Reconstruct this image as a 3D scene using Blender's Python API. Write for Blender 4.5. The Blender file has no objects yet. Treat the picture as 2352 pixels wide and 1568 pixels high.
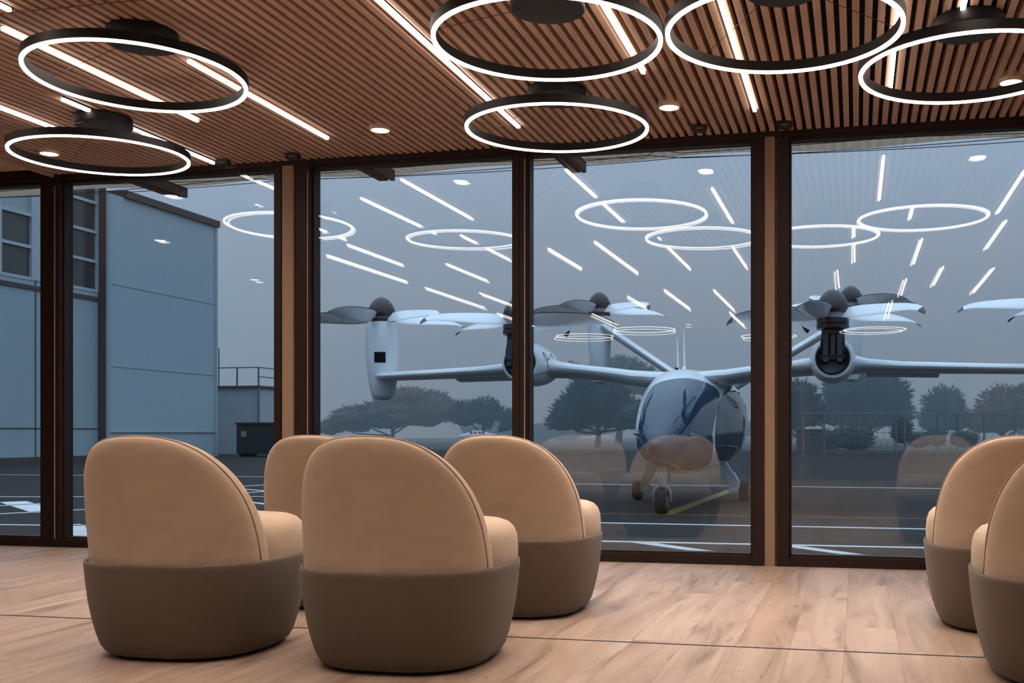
import bpy, bmesh, math, random
from mathutils import Vector, Matrix, noise
from mathutils.bvhtree import BVHTree
random.seed(7)
FOG = True
PI = math.pi
scn = bpy.context.scene
COL = scn.collection

# ------------------------------------------------------------------ camera constants (image 2352 x 1568)
FPX, CX, HY, HC = 2450.0, 1425.0, 995.0, 0.80
AL = math.atan((1968 - CX) / FPX)
SA, CA = math.sin(AL), math.cos(AL)
GY = 6.53            # plane of the glazing
ZS = 2.615           # underside of the ceiling slats
GZ = -0.20           # apron level outside

def ray(x, y):
    u = (x - CX) / FPX
    return Vector((-SA + u * CA, CA + u * SA, (HY - y) / FPX))
def on_z(x, y, z):
    r = ray(x, y); return r * ((z - HC) / r.z) + Vector((0, 0, HC))
def on_x(x, y, X):
    r = ray(x, y); return r * (X / r.x) + Vector((0, 0, HC))
def on_y(x, y, Y):
    r = ray(x, y); return r * (Y / r.y) + Vector((0, 0, HC))
def on_d(x, y, d):
    return ray(x, y) * d + Vector((0, 0, HC))

# ------------------------------------------------------------------ materials
def lin(r, g, b):
    def f(c):
        c /= 255.0
        return c / 12.92 if c <= 0.04045 else ((c + 0.055) / 1.055) ** 2.4
    return (f(r), f(g), f(b), 1.0)

class NT:
    def __init__(self, name):
        self.m = bpy.data.materials.new(name); self.m.use_nodes = True
        self.t = self.m.node_tree; self.n = self.t.nodes; self.n.clear()
        self.out = self.n.new('ShaderNodeOutputMaterial')
    def add(self, typ, **kw):
        nd = self.n.new(typ)
        for k, v in kw.items():
            if k.startswith('i_'):
                nd.inputs[k[2:].replace('_', ' ')].default_value = v
            else:
                setattr(nd, k, v)
        return nd
    def link(self, a, b): self.t.links.new(a, b)

def pbr(name, color, rough=0.5, metal=0.0, var=0.0, vscale=5.0, bump=0.0, bscale=60.0, spec=0.5, stretch=None, coat=0.0, sheen=0.0):
    k = NT(name)
    p = k.add('ShaderNodeBsdfPrincipled')
    p.inputs['Base Color'].default_value = color
    p.inputs['Roughness'].default_value = rough
    p.inputs['Metallic'].default_value = metal
    p.inputs['Specular IOR Level'].default_value = spec
    if coat: p.inputs['Coat Weight'].default_value = coat
    if sheen:
        p.inputs['Sheen Weight'].default_value = sheen
        p.inputs['Sheen Roughness'].default_value = 0.5
    k.link(p.outputs[0], k.out.inputs[0])
    tc = k.add('ShaderNodeTexCoord')
    src = tc.outputs['Object']
    if stretch:
        mp = k.add('ShaderNodeMapping'); mp.inputs['Scale'].default_value = stretch
        k.link(src, mp.inputs[0]); src = mp.outputs[0]
    if var:
        nz = k.add('ShaderNodeTexNoise'); nz.inputs['Scale'].default_value = vscale; nz.inputs['Detail'].default_value = 5
        k.link(src, nz.inputs['Vector'])
        rp = k.add('ShaderNodeValToRGB')
        c = color
        rp.color_ramp.elements[0].position = 0.3; rp.color_ramp.elements[1].position = 0.7
        rp.color_ramp.elements[0].color = (c[0] * (1 - var), c[1] * (1 - var), c[2] * (1 - var), 1)
        rp.color_ramp.elements[1].color = (min(1, c[0] * (1 + var)), min(1, c[1] * (1 + var)), min(1, c[2] * (1 + var)), 1)
        k.link(nz.outputs[0], rp.inputs[0]); k.link(rp.outputs[0], p.inputs['Base Color'])
    if bump:
        nb = k.add('ShaderNodeTexNoise'); nb.inputs['Scale'].default_value = bscale; nb.inputs['Detail'].default_value = 4
        k.link(src, nb.inputs['Vector'])
        bp = k.add('ShaderNodeBump'); bp.inputs['Strength'].default_value = bump; bp.inputs['Distance'].default_value = 0.01
        k.link(nb.outputs[0], bp.inputs['Height']); k.link(bp.outputs[0], p.inputs['Normal'])
    return k.m

def emis(name, color, strength):
    k = NT(name)
    e = k.add('ShaderNodeEmission'); e.inputs[0].default_value = color; e.inputs[1].default_value = strength
    k.link(e.outputs[0], k.out.inputs[0])
    return k.m

def lamp_mat(name, color, strength, wide=0.10, power=1.5):
    """a lens that throws most of its light downwards"""
    k = NT(name)
    e = k.add('ShaderNodeEmission'); e.inputs[0].default_value = color
    g = k.add('ShaderNodeNewGeometry'); sx = k.add('ShaderNodeSeparateXYZ'); k.link(g.outputs['Incoming'], sx.inputs[0])
    ng = k.add('ShaderNodeMath', operation='MULTIPLY'); ng.inputs[1].default_value = -1.0; k.link(sx.outputs['Z'], ng.inputs[0])
    mxm = k.add('ShaderNodeMath', operation='MAXIMUM'); mxm.inputs[1].default_value = 0.0; k.link(ng.outputs[0], mxm.inputs[0])
    pw = k.add('ShaderNodeMath', operation='POWER'); pw.inputs[1].default_value = power; k.link(mxm.outputs[0], pw.inputs[0])
    ma = k.add('ShaderNodeMath', operation='MULTIPLY_ADD'); ma.inputs[1].default_value = strength; ma.inputs[2].default_value = strength * wide
    k.link(pw.outputs[0], ma.inputs[0]); k.link(ma.outputs[0], e.inputs[1])
    k.link(e.outputs[0], k.out.inputs[0])
    return k.m

def glass_mat(name, tint, base, rough=0.0):
    k = NT(name)
    tr = k.add('ShaderNodeBsdfTransparent'); tr.inputs[0].default_value = tint
    gl = k.add('ShaderNodeBsdfGlossy'); gl.inputs['Roughness'].default_value = rough; gl.inputs[0].default_value = (1, 1, 1, 1)
    lw = k.add('ShaderNodeLayerWeight'); lw.inputs[0].default_value = 0.5
    pw = k.add('ShaderNodeMath', operation='POWER'); pw.inputs[1].default_value = 5
    k.link(lw.outputs['Facing'], pw.inputs[0])
    ma = k.add('ShaderNodeMath', operation='MULTIPLY_ADD'); ma.inputs[1].default_value = 0.9; ma.inputs[2].default_value = base
    k.link(pw.outputs[0], ma.inputs[0])
    mx = k.add('ShaderNodeMixShader')
    k.link(ma.outputs[0], mx.inputs[0]); k.link(tr.outputs[0], mx.inputs[1]); k.link(gl.outputs[0], mx.inputs[2])
    k.link(mx.outputs[0], k.out.inputs[0])
    return k.m

def floor_mat():
    k = NT('oak_planks')
    p = k.add('ShaderNodeBsdfPrincipled'); k.link(p.outputs[0], k.out.inputs[0])
    p.inputs['Roughness'].default_value = 0.42; p.inputs['Specular IOR Level'].default_value = 0.35
    tc = k.add('ShaderNodeTexCoord')
    mp = k.add('ShaderNodeMapping'); mp.inputs['Rotation'].default_value = (0, 0, PI / 2)
    mp.inputs['Location'].default_value = (0.3, 0.045, 0)
    k.link(tc.outputs['Object'], mp.inputs[0])
    br = k.add('ShaderNodeTexBrick')
    br.inputs['Scale'].default_value = 1.0; br.inputs['Brick Width'].default_value = 1.25; br.inputs['Row Height'].default_value = 0.2
    br.inputs['Mortar Size'].default_value = 0.0011; br.inputs['Mortar Smooth'].default_value = 0.1
    br.offset = 0.37; br.offset_frequency = 3; br.squash = 1.0
    br.inputs['Color1'].default_value = (0, 0, 0, 1); br.inputs['Color2'].default_value = (1, 1, 1, 1); br.inputs['Mortar'].default_value = (0.5, 0.5, 0.5, 1)
    k.link(mp.outputs[0], br.inputs['Vector'])
    # per-plank offset of the grain
    sc = k.add('ShaderNodeVectorMath', operation='SCALE'); sc.inputs['Scale'].default_value = 7.0
    k.link(br.outputs['Color'], sc.inputs[0])
    ad = k.add('ShaderNodeVectorMath', operation='ADD')
    k.link(tc.outputs['Object'], ad.inputs[0]); k.link(sc.outputs[0], ad.inputs[1])
    m2 = k.add('ShaderNodeMapping'); m2.inputs['Scale'].default_value = (9, 0.9, 1); k.link(ad.outputs[0], m2.inputs[0])
    n1 = k.add('ShaderNodeTexNoise'); n1.inputs['Scale'].default_value = 1.0; n1.inputs['Detail'].default_value = 6; n1.inputs['Distortion'].default_value = 1.2
    k.link(m2.outputs[0], n1.inputs['Vector'])
    r1 = k.add('ShaderNodeValToRGB')
    e = r1.color_ramp.elements
    e[0].position = 0.28; e[0].color = FLOOR_A
    e[1].position = 0.62; e[1].color = FLOOR_C
    mid = r1.color_ramp.elements.new(0.42); mid.color = FLOOR_B
    k.link(n1.outputs[0], r1.inputs[0])
    # plank tint
    mx = k.add('ShaderNodeMix', data_type='RGBA', blend_type='MULTIPLY'); mx.inputs[0].default_value = 1.0
    r2 = k.add('ShaderNodeValToRGB')
    r2.color_ramp.elements[0].color = (0.84, 0.80, 0.76, 1); r2.color_ramp.elements[1].color = (1.0, 1.0, 1.0, 1)
    k.link(br.outputs['Color'], r2.inputs[0])
    k.link(r1.outputs[0], mx.inputs[6]); k.link(r2.outputs[0], mx.inputs[7])
    # fine cracks and knots
    m3 = k.add('ShaderNodeMapping'); m3.inputs['Scale'].default_value = (16, 3.2, 1); k.link(ad.outputs[0], m3.inputs[0])
    n2 = k.add('ShaderNodeTexNoise'); n2.inputs['Scale'].default_value = 1.0; n2.inputs['Detail'].default_value = 3; n2.inputs['Distortion'].default_value = 2.5
    k.link(m3.outputs[0], n2.inputs['Vector'])
    r3 = k.add('ShaderNodeValToRGB')
    r3.color_ramp.elements[0].position = 0.24; r3.color_ramp.elements[0].color = (0.50, 0.42, 0.38, 1)
    r3.color_ramp.elements[1].position = 0.36; r3.color_ramp.elements[1].color = (1, 1, 1, 1)
    k.link(n2.outputs[0], r3.inputs[0])
    m4 = k.add('ShaderNodeMix', data_type='RGBA', blend_type='MULTIPLY'); m4.inputs[0].default_value = 1.0
    k.link(mx.outputs[2], m4.inputs[6]); k.link(r3.outputs[0], m4.inputs[7])
    # joints
    m5 = k.add('ShaderNodeMix', data_type='RGBA')
    m5.inputs[7].default_value = lin(120, 84, 64)
    k.link(br.outputs['Fac'], m5.inputs[0]); k.link(m4.outputs[2], m5.inputs[6])
    k.link(m5.outputs[2], p.inputs['Base Color'])
    bp = k.add('ShaderNodeBump'); bp.inputs['Strength'].default_value = 0.08; bp.inputs['Distance'].default_value = 0.004
    k.link(n1.outputs[0], bp.inputs['Height']); k.link(bp.outputs[0], p.inputs['Normal'])
    return k.m

def knit_mat(name, color):
    k = NT(name)
    p = k.add('ShaderNodeBsdfPrincipled'); k.link(p.outputs[0], k.out.inputs[0])
    p.inputs['Roughness'].default_value = 0.85; p.inputs['Specular IOR Level'].default_value = 0.2
    p.inputs['Sheen Weight'].default_value = 0.15
    tc = k.add('ShaderNodeTexCoord')
    nz = k.add('ShaderNodeTexNoise'); nz.inputs['Scale'].default_value = 6; nz.inputs['Detail'].default_value = 4
    k.link(tc.outputs['Object'], nz.inputs['Vector'])
    rp = k.add('ShaderNodeValToRGB')
    rp.color_ramp.elements[0].color = tuple(c * 0.9 for c in color[:3]) + (1,); rp.color_ramp.elements[1].color = tuple(c * 1.1 for c in color[:3]) + (1,)
    k.link(nz.outputs[0], rp.inputs[0]); k.link(rp.outputs[0], p.inputs['Base Color'])
    wv = k.add('ShaderNodeTexWave', wave_type='BANDS', bands_direction='Z'); wv.inputs['Scale'].default_value = 105; wv.inputs['Distortion'].default_value = 1.2
    wv.inputs['Detail'].default_value = 2; wv.inputs['Detail Scale'].default_value = 8
    k.link(tc.outputs['Object'], wv.inputs['Vector'])
    bp = k.add('ShaderNodeBump'); bp.inputs['Strength'].default_value = 0.4; bp.inputs['Distance'].default_value = 0.002
    k.link(wv.outputs[0], bp.inputs['Height']); k.link(bp.outputs[0], p.inputs['Normal'])
    return k.m

def rib_mat(name, color, scale, axis='Y', rough=0.6, bump=0.6):
    k = NT(name)
    p = k.add('ShaderNodeBsdfPrincipled'); k.link(p.outputs[0], k.out.inputs[0])
    p.inputs['Roughness'].default_value = rough; p.inputs['Base Color'].default_value = color
    tc = k.add('ShaderNodeTexCoord')
    wv = k.add('ShaderNodeTexWave', wave_type='BANDS', bands_direction=axis); wv.inputs['Scale'].default_value = scale
    k.link(tc.outputs['Object'], wv.inputs['Vector'])
    bp = k.add('ShaderNodeBump'); bp.inputs['Strength'].default_value = bump; bp.inputs['Distance'].default_value = 0.02
    k.link(wv.outputs[0], bp.inputs['Height']); k.link(bp.outputs[0], p.inputs['Normal'])
    return k.m

FLOOR_A = lin(110, 88, 74); FLOOR_B = lin(145, 123, 108); FLOOR_C = lin(163, 143, 128)
WARM = (1.0, 0.86, 0.76, 1)
M = {}
M['floor'] = floor_mat()
M['slat'] = pbr('ceiling_oak', lin(184, 150, 129), 0.6, var=0.12, vscale=3, stretch=(30, 1.2, 30))
M['backing'] = pbr('dark_backing', lin(34, 24, 20), 0.9, var=0.1)
M['plaster'] = pbr('warm_plaster', lin(205, 178, 152), 0.9, var=0.03)
M['wall'] = pbr('interior_wall', lin(150, 134, 120), 0.9, var=0.03)
M['wall_light'] = pbr('light_panel', lin(232, 206, 184), 0.9, var=0.03)
M['wall_dark'] = pbr('dark_panel', lin(40, 32, 28), 0.7, var=0.06)
M['wall_mid'] = pbr('mid_panel', lin(74, 62, 54), 0.8, var=0.06)
M['frame'] = pbr('bronze_frame', lin(38, 24, 19), 0.5, var=0.08, vscale=8, spec=0.25)
M['column'] = pbr('tan_column', lin(138, 112, 90), 0.6, var=0.04, stretch=(1, 1, .3))
M['gasket'] = pbr('gasket', lin(150, 135, 122), 0.4)
M['glass'] = glass_mat('window_glass', (0.955, 0.975, 0.985, 1), 0.05)
M['black'] = pbr('black_metal', lin(17, 13, 11), 0.55, spec=0.25, var=0.05)
M['blackm'] = pbr('matte_black', lin(26, 24, 24), 0.6, var=0.05)
M['tube'] = lamp_mat('strip_light', WARM, 180, .045, 4.0)
M['ringl'] = lamp_mat('ring_light', WARM, 154, .05, 4.0)
M['disc'] = lamp_mat('disc_light', WARM, 200, .05, 4.0)
M['fabric'] = pbr('beige_fabric', lin(172, 150, 130), 0.9, var=0.05, vscale=9, bump=0.12, bscale=220, spec=0.2, stretch=(1, 1, 2.5), sheen=0.1)
M['piping'] = pbr('fabric_seam', lin(160, 132, 110), 0.9, var=0.05)
M['knit'] = knit_mat('taupe_knit', lin(94, 81, 69))
M['asphalt'] = pbr('asphalt', lin(47, 47, 46), 0.85, spec=0.12, var=0.16, vscale=0.6, bump=0.2, bscale=30)
M['line_w'] = pbr('white_paint', lin(215, 215, 212), 0.7, var=0.1, vscale=3)
M['line_y'] = pbr('yellow_paint', lin(140, 112, 52), 0.7, var=0.1, vscale=3)
M['joint'] = pbr('joint_sealant', lin(30, 30, 32), 0.8)
M['grass'] = pbr('dull_grass', lin(48, 54, 44), 0.95, var=0.25, vscale=0.4)
M['acwhite'] = pbr('aircraft_white', lin(226, 228, 230), 0.28, var=0.015, vscale=2, coat=0.4)
M['acgrey'] = pbr('aircraft_grey', lin(150, 156, 162), 0.35, var=0.05, vscale=3)
M['acblack'] = pbr('aircraft_black', lin(22, 22, 24), 0.3, var=0.05)
M['acglass'] = pbr('canopy_glass', lin(38, 62, 84), 0.03, spec=0.9)
M['metal'] = pbr('gear_metal', lin(140, 142, 142), 0.4, metal=0.5, var=0.05)
M['rubber'] = pbr('tyre_rubber', lin(24, 24, 24), 0.8, bump=0.2, bscale=80)
M['hangar'] = rib_mat('hangar_cladding', lin(160, 177, 184), 2.2, 'Y', 0.6, 0.35)
M['hangar_flat'] = pbr('hangar_panel', lin(152, 168, 174), 0.6, var=0.04, vscale=0.5)
M['hangar_dark'] = pbr('hangar_dark_trim', lin(74, 66, 64), 0.6, var=0.05)
M['hangar_frame'] = pbr('hangar_window_frame', lin(170, 182, 188), 0.5, var=0.03)
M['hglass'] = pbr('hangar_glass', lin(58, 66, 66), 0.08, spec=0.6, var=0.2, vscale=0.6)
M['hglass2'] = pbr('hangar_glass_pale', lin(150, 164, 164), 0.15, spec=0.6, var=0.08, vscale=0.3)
k = NT('canopy_sheet')
d_ = k.add('ShaderNodeBsdfDiffuse'); d_.inputs[0].default_value = lin(150, 142, 134)
t_ = k.add('ShaderNodeBsdfTranslucent'); t_.inputs[0].default_value = lin(206, 192, 178)
wv_ = k.add('ShaderNodeTexWave', wave_type='BANDS', bands_direction='X'); wv_.inputs['Scale'].default_value = 4
tc_ = k.add('ShaderNodeTexCoord'); k.link(tc_.outputs['Object'], wv_.inputs['Vector'])
rp_ = k.add('ShaderNodeMapRange'); rp_.inputs['To Min'].default_value = .72; rp_.inputs['To Max'].default_value = .82; k.link(wv_.outputs[0], rp_.inputs[0])
mx_ = k.add('ShaderNodeMixShader'); k.link(rp_.outputs[0], mx_.inputs[0])
k.link(d_.outputs[0], mx_.inputs[1]); k.link(t_.outputs[0], mx_.inputs[2]); k.link(mx_.outputs[0], k.out.inputs[0])
M['soffit'] = k.m
M['steel'] = pbr('dark_steel', lin(52, 46, 44), 0.6, var=0.06)
M['bark'] = pbr('bark', lin(52, 46, 40), 0.95, var=0.2)
M['leaf'] = pbr('cypress_foliage', lin(46, 66, 64), 0.9, var=0.25, vscale=1.2)
M['leaf2'] = pbr('brown_foliage', lin(78, 66, 58), 0.9, var=0.25, vscale=1.0)
M['leaf3'] = pbr('hedge_foliage', lin(40, 52, 46), 0.9, var=0.25, vscale=1.2)
M['galv'] = pbr('galvanised_pipe', lin(110, 116, 120), 0.5, metal=0.3, var=0.05)
M['bin'] = pbr('bin_green', lin(40, 46, 48), 0.6, var=0.08)
M['paleblue'] = pbr('pale_shed', lin(170, 178, 182), 0.7, var=0.04)

# ------------------------------------------------------------------ object helpers
def tag(o, label=None, cat=None, group=None, kind=None):
    if label: o['label'] = label
    if cat: o['category'] = cat
    if group: o['group'] = group
    if kind: o['kind'] = kind
    return o
def thing(name, label, cat, loc=(0, 0, 0), rz=0.0, group=None, kind=None):
    o = bpy.data.objects.new(name, None); COL.objects.link(o)
    o.empty_display_size = 0.1
    o.location = loc; o.rotation_euler = (0, 0, rz)
    return tag(o, label, cat, group, kind)
def link_mesh(name, bm, mats, parent=None, smooth=False, auto=None):
    me = bpy.data.meshes.new(name)
    bmesh.ops.recalc_face_normals(bm, faces=bm.faces)
    bm.to_mesh(me); bm.free()
    for m in (mats if isinstance(mats, (list, tuple)) else [mats]):
        me.materials.append(m)
    if smooth:
        for p in me.polygons: p.use_smooth = True
        if auto is not None:
            me.set_sharp_from_angle(angle=math.radians(auto))
    o = bpy.data.objects.new(name, me); COL.objects.link(o)
    if parent is not None: o.parent = parent
    return o
def struct(name, bm, m, parent=None, label=None, smooth=False):
    o = link_mesh(name, bm, m, parent, smooth)
    if parent is None: o['kind'] = 'structure'
    if label: o['label'] = label
    return o
def BM(): return bmesh.new()
def box(bm, x0, x1, y0, y1, z0, z1, mi=0, bev=0.0):
    vs = [bm.verts.new(c) for c in ((x0, y0, z0), (x1, y0, z0), (x1, y1, z0), (x0, y1, z0), (x0, y0, z1), (x1, y0, z1), (x1, y1, z1), (x0, y1, z1))]
    fs = []
    for q in ((0, 3, 2, 1), (4, 5, 6, 7), (0, 1, 5, 4), (1, 2, 6, 5), (2, 3, 7, 6), (3, 0, 4, 7)):
        f = bm.faces.new([vs[i] for i in q]); f.material_index = mi; fs.append(f)
    if bev:
        es = list({e for f in fs for e in f.edges})
        bmesh.ops.bevel(bm, geom=es, offset=bev, segments=2, affect='EDGES', clamp_overlap=True)
    return fs
def loft(bm, rings, cap0=True, cap1=True, closed=True, mi=0):
    R = [[bm.verts.new(p) for p in r] for r in rings]
    n = len(R[0])
    for a, b in zip(R, R[1:]):
        for i in range(n if closed else n - 1):
            j = (i + 1) % n
            f = bm.faces.new((a[i], a[j], b[j], b[i])); f.material_index = mi
    if cap0:
        f = bm.faces.new(list(reversed(R[0]))); f.material_index = mi
    if cap1:
        f = bm.faces.new(R[-1]); f.material_index = mi
    return R
def tube(bm, pts, rad, n=10, mi=0, closed=False):
    pts = [Vector(p) for p in pts]
    rads = rad if isinstance(rad, (list, tuple)) else [rad] * len(pts)
    rings = []
    prev = None
    m = len(pts)
    for i, p in enumerate(pts):
        if closed:
            t = pts[(i + 1) % m] - pts[i - 1]
        else:
            t = pts[min(i + 1, m - 1)] - pts[max(i - 1, 0)]
        t.normalize()
        if prev is None:
            up = Vector((0, 0, 1)) if abs(t.z) < 0.9 else Vector((1, 0, 0))
            a = t.cross(up).normalized()
        else:
            a = (prev - t * prev.dot(t)).normalized()
        prev = a
        b = t.cross(a)
        rings.append([p + (a * math.cos(2 * PI * k / n) + b * math.sin(2 * PI * k / n)) * rads[i] for k in range(n)])
    if closed:
        rings.append(rings[0])
        loft(bm, rings, False, False, mi=mi)
        bmesh.ops.remove_doubles(bm, verts=bm.verts, dist=1e-6)
    else:
        loft(bm, rings, mi=mi)
def lathe(bm, prof, n=32, mat=None, mi=0, cap0=True, cap1=True):
    rings = []
    for r, z in prof:
        ring = []
        for k in range(n):
            v = Vector((r * math.cos(2 * PI * k / n), r * math.sin(2 * PI * k / n), z))
            ring.append(mat @ v if mat is not None else v)
        rings.append(ring)
    loft(bm, rings, cap0, cap1, mi=mi)
def bar(bm, a, b, w, h, mi=0):
    """rectangular bar between two points"""
    a, b = Vector(a), Vector(b)
    t = (b - a).normalized()
    up = Vector((0, 0, 1)) if abs(t.z) < 0.95 else Vector((0, 1, 0))
    s = t.cross(up).normalized(); u = s.cross(t)
    loft(bm, [[p + s * (i * w / 2) + u * (j * h / 2) for i, j in ((-1, -1), (1, -1), (1, 1), (-1, 1))] for p in (a, b)], mi=mi)
def shifted(o, loc=(0, 0, 0)):
    o.location = loc; return o
def recenter(o):
    """put the origin of a single-mesh thing at the base of its bounds"""
    me = o.data
    xs = [v.co for v in me.vertices]
    c = Vector(((min(v.x for v in xs) + max(v.x for v in xs)) / 2, (min(v.y for v in xs) + max(v.y for v in xs)) / 2, min(v.z for v in xs)))
    me.transform(Matrix.Translation(-c)); o.location = c
    return o
def copy_tree(o, parent=None):
    c = o.copy(); COL.objects.link(c)
    c.parent = parent
    for ch in list(o.children): copy_tree(ch, c)
    return c

# ================================================================== ROOM SHELL
XL, XR, YB = -10.5, 5.0, -8.0
bm = BM(); box(bm, XL, XR, YB, GY + 0.10, -0.12, 0.0)
struct('floor', bm, M['floor'])
bm = BM(); box(bm, XL, XR, 3.992, 4.006, 0.0, 0.0012)
o = struct('expansion_joint', bm, M['joint'], bpy.data.objects['floor'])
# ceiling: dark board, slats (pattern of the ceiling), plaster part on the left
bm = BM(); box(bm, -5.5, XR, YB, GY + 0.1, 2.675, 2.78)
ceil = struct('ceiling', bm, M['backing'])
bm = BM()
x = -5.47
STRIPX = [-1.946, -1.043, -0.557, 0.172, 0.44, -3.72, -3.165, -4.195, -4.64, -3.53, 1.13, -4.76, -5.24, -4.28, -2.94, -2.41, -1.79, -1.18,
          -5.2, -4.75, -2.95, -2.37, -1.77, -1.87, -0.02, 0.595, 0.92, 1.467, 1.24, -0.207, 0.57, 0.48]
while x < XR - 0.05:
    for y0, y1 in ((YB + 0.05, 3.92), (3.935, 6.455)):
        box(bm, x, x + 0.031, y0, y1, ZS, 2.672)
    x += 0.0545
link_mesh('slats', bm, M['slat'], ceil)
bm = BM(); box(bm, XL, -5.52, YB, GY + 0.1, 2.66, 2.78)
struct('ceiling_plaster', bm, M['plaster'])
bm = BM(); box(bm, -5.53, -5.505, YB, 6.455, 2.60, 2.672); struct('trim_1', bm, M['slat'])
# back, left and right walls (seen only as reflections in the glass)
bm = BM(); box(bm, XL - 0.2, XR + 0.2, YB - 0.2, YB, -0.1, 2.8)
wb = struct('wall_back', bm, M['wall_mid'])
def back_panel(x0, x1, z0, z1, m, name='wall_panel'):
    b = BM(); box(b, x0, x1, YB, YB + 0.05, z0, z1)
    link_mesh(name, b, m, wb)
VY = 2 * GY - YB
def bx(px): return on_y(px, 900, VY).x
for p0, p1, m in ((60, 180, 'wall_light'), (340, 430, 'wall_light'), (560, 640, 'wall_dark'), (730, 905, 'wall_mid'), (905, 1047, 'wall_light'), (1047, 1380, 'wall_dark'), (1420, 1700, 'wall_mid'), (1700, 1830, 'wall_dark'),
                  (1840, 1860, 'wall_light'), (1900, 1990, 'wall_mid'), (2040, 2215, 'wall_dark'), (2232, 2420, 'wall_light')):
    back_panel(bx(p0), bx(p1), 0.0, 2.58, M[m])
bm = BM(); box(bm, XL - 0.2, XL, YB - 0.2, GY + 0.1, -0.1, 2.8); struct('wall_left', bm, M['wall'])
bm = BM(); box(bm, XR, XR + 0.2, YB - 0.2, GY + 0.1, -0.1, 2.8); struct('wall_right', bm, M['wall'])

# ------------------------------------------------------------------ window wall
F0, F1 = 6.47, 6.60
bm = BM()
box(bm, XL, XR, 6.455, F1 + 0.02, 2.585, 2.80)
struct('wall_front', bm, M['frame'])
def window(n, x0, x1, lw, rw, tilt, gasket=None):
    w = thing('window_%d' % n, None, None, (0, 0, 0), 0, None, 'structure')
    b = BM()
    box(b, x0, x0 + lw, F0, F1, 0.0, 2.585)
    box(b, x1 - rw, x1, F0, F1, 0.0, 2.585)
    box(b, x0 + lw, x1 - rw, F0 + 0.01, F1, 0.0, 0.058)
    box(b, x0 + lw, x1 - rw, F0 + 0.02, F1, 2.572, 2.585)
    # glazing beads
    for q in (x0 + lw, x1 - rw - 0.012):
        box(b, q, q + 0.012, F0 + 0.035, F1 - 0.01, 0.058, 2.572)
    box(b, x0 + lw, x1 - rw, F0 + 0.035, F1 - 0.01, 0.058, 0.07)
    box(b, x0 + lw, x1 - rw, F0 + 0.035, F1 - 0.01, 2.565, 2.572)
    link_mesh('window_frame', b, M['frame'], w)
    if gasket is not None:
        b = BM(); box(b, gasket, gasket + 0.006, F0 - 0.004, F0 + 0.01, 0.06, 2.54)
        link_mesh('sealing_strip', b, M['gasket'], w)
    a0, a1 = x0 + lw + 0.004, x1 - rw - 0.004
    xm, zm = (a0 + a1) / 2, 1.3
    for k, y in enumerate((6.53, 6.553)):
        b = BM()
        NX, NZ = 16, 16
        tx, tz, bow = tilt[k]
        pts = {}
        for side, dy in ((0, 0.0), (1, 0.006)):
            for i in range(NX + 1):
                for j in range(NZ + 1):
                    xx = a0 + (a1 - a0) * i / NX; zz = 0.06 + 2.51 * j / NZ
                    u = (xx - xm) / (a1 - a0) * 2; v = (zz - zm) / 1.24
                    yy = y + dy + tx * (xx - xm) + tz * (zz - zm) + bow * (1 - u * u) * (1 - v * v)
                    pts[side, i, j] = b.verts.new((xx, yy, zz))
            for i in range(NX):
                for j in range(NZ):
                    b.faces.new((pts[side, i, j], pts[side, i + 1, j], pts[side, i + 1, j + 1], pts[side, i, j + 1]))
        for i in range(NX):
            for j in (0, NZ):
                b.faces.new((pts[0, i, j], pts[0, i + 1, j], pts[1, i + 1, j], pts[1, i, j]))
        for j in range(NZ):
            for i in (0, NX):
                b.faces.new((pts[0, i, j], pts[0, i, j + 1], pts[1, i, j + 1], pts[1, i, j]))
        link_mesh('glass_pane', b, M['glass'], w, smooth=True, auto=30)
    return w
T = 0.0022
window(1, -7.75, -5.553, 0.06, 0.078, ((0, 0, .0006), (T, T, .0012)))
window(2, -5.549, -3.757, 0.074, 0.053, ((0, 0, .0005), (-T * .4, T, .0012)), gasket=-5.515)
window(3, -3.652, -2.094, 0.106, 0.045, ((0, 0, .0004), (T * .3, T * .9, .0013)), gasket=-3.565)
window(4, -2.090, -0.552, 0.045, 0.066, ((0, 0, .0004), (T * .3, T * .8, .0010)), gasket=-2.058)
window(5, -0.470, 2.60, 0.071, 0.08, ((0, 0, .0004), (T * 1.0, T * .5, .0010)))
bm = BM(); box(bm, 2.60, XR, F0, F1, 0.0, 2.585); box(bm, XL, -7.75, F0, F1, 0.0, 2.585); struct('wall_front_side', bm, M['wall'])
for n, (a, b_) in enumerate(((-3.757, -3.652), (-0.552, -0.470))):
    bm = BM(); box(bm, a + 0.012, b_ - 0.012, 6.462, 6.56, 0.0, 2.60); box(bm, a, b_, 6.50, 6.60, 0, 2.585)
    struct('trim_%d' % (n + 2), bm, M['column'])

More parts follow.
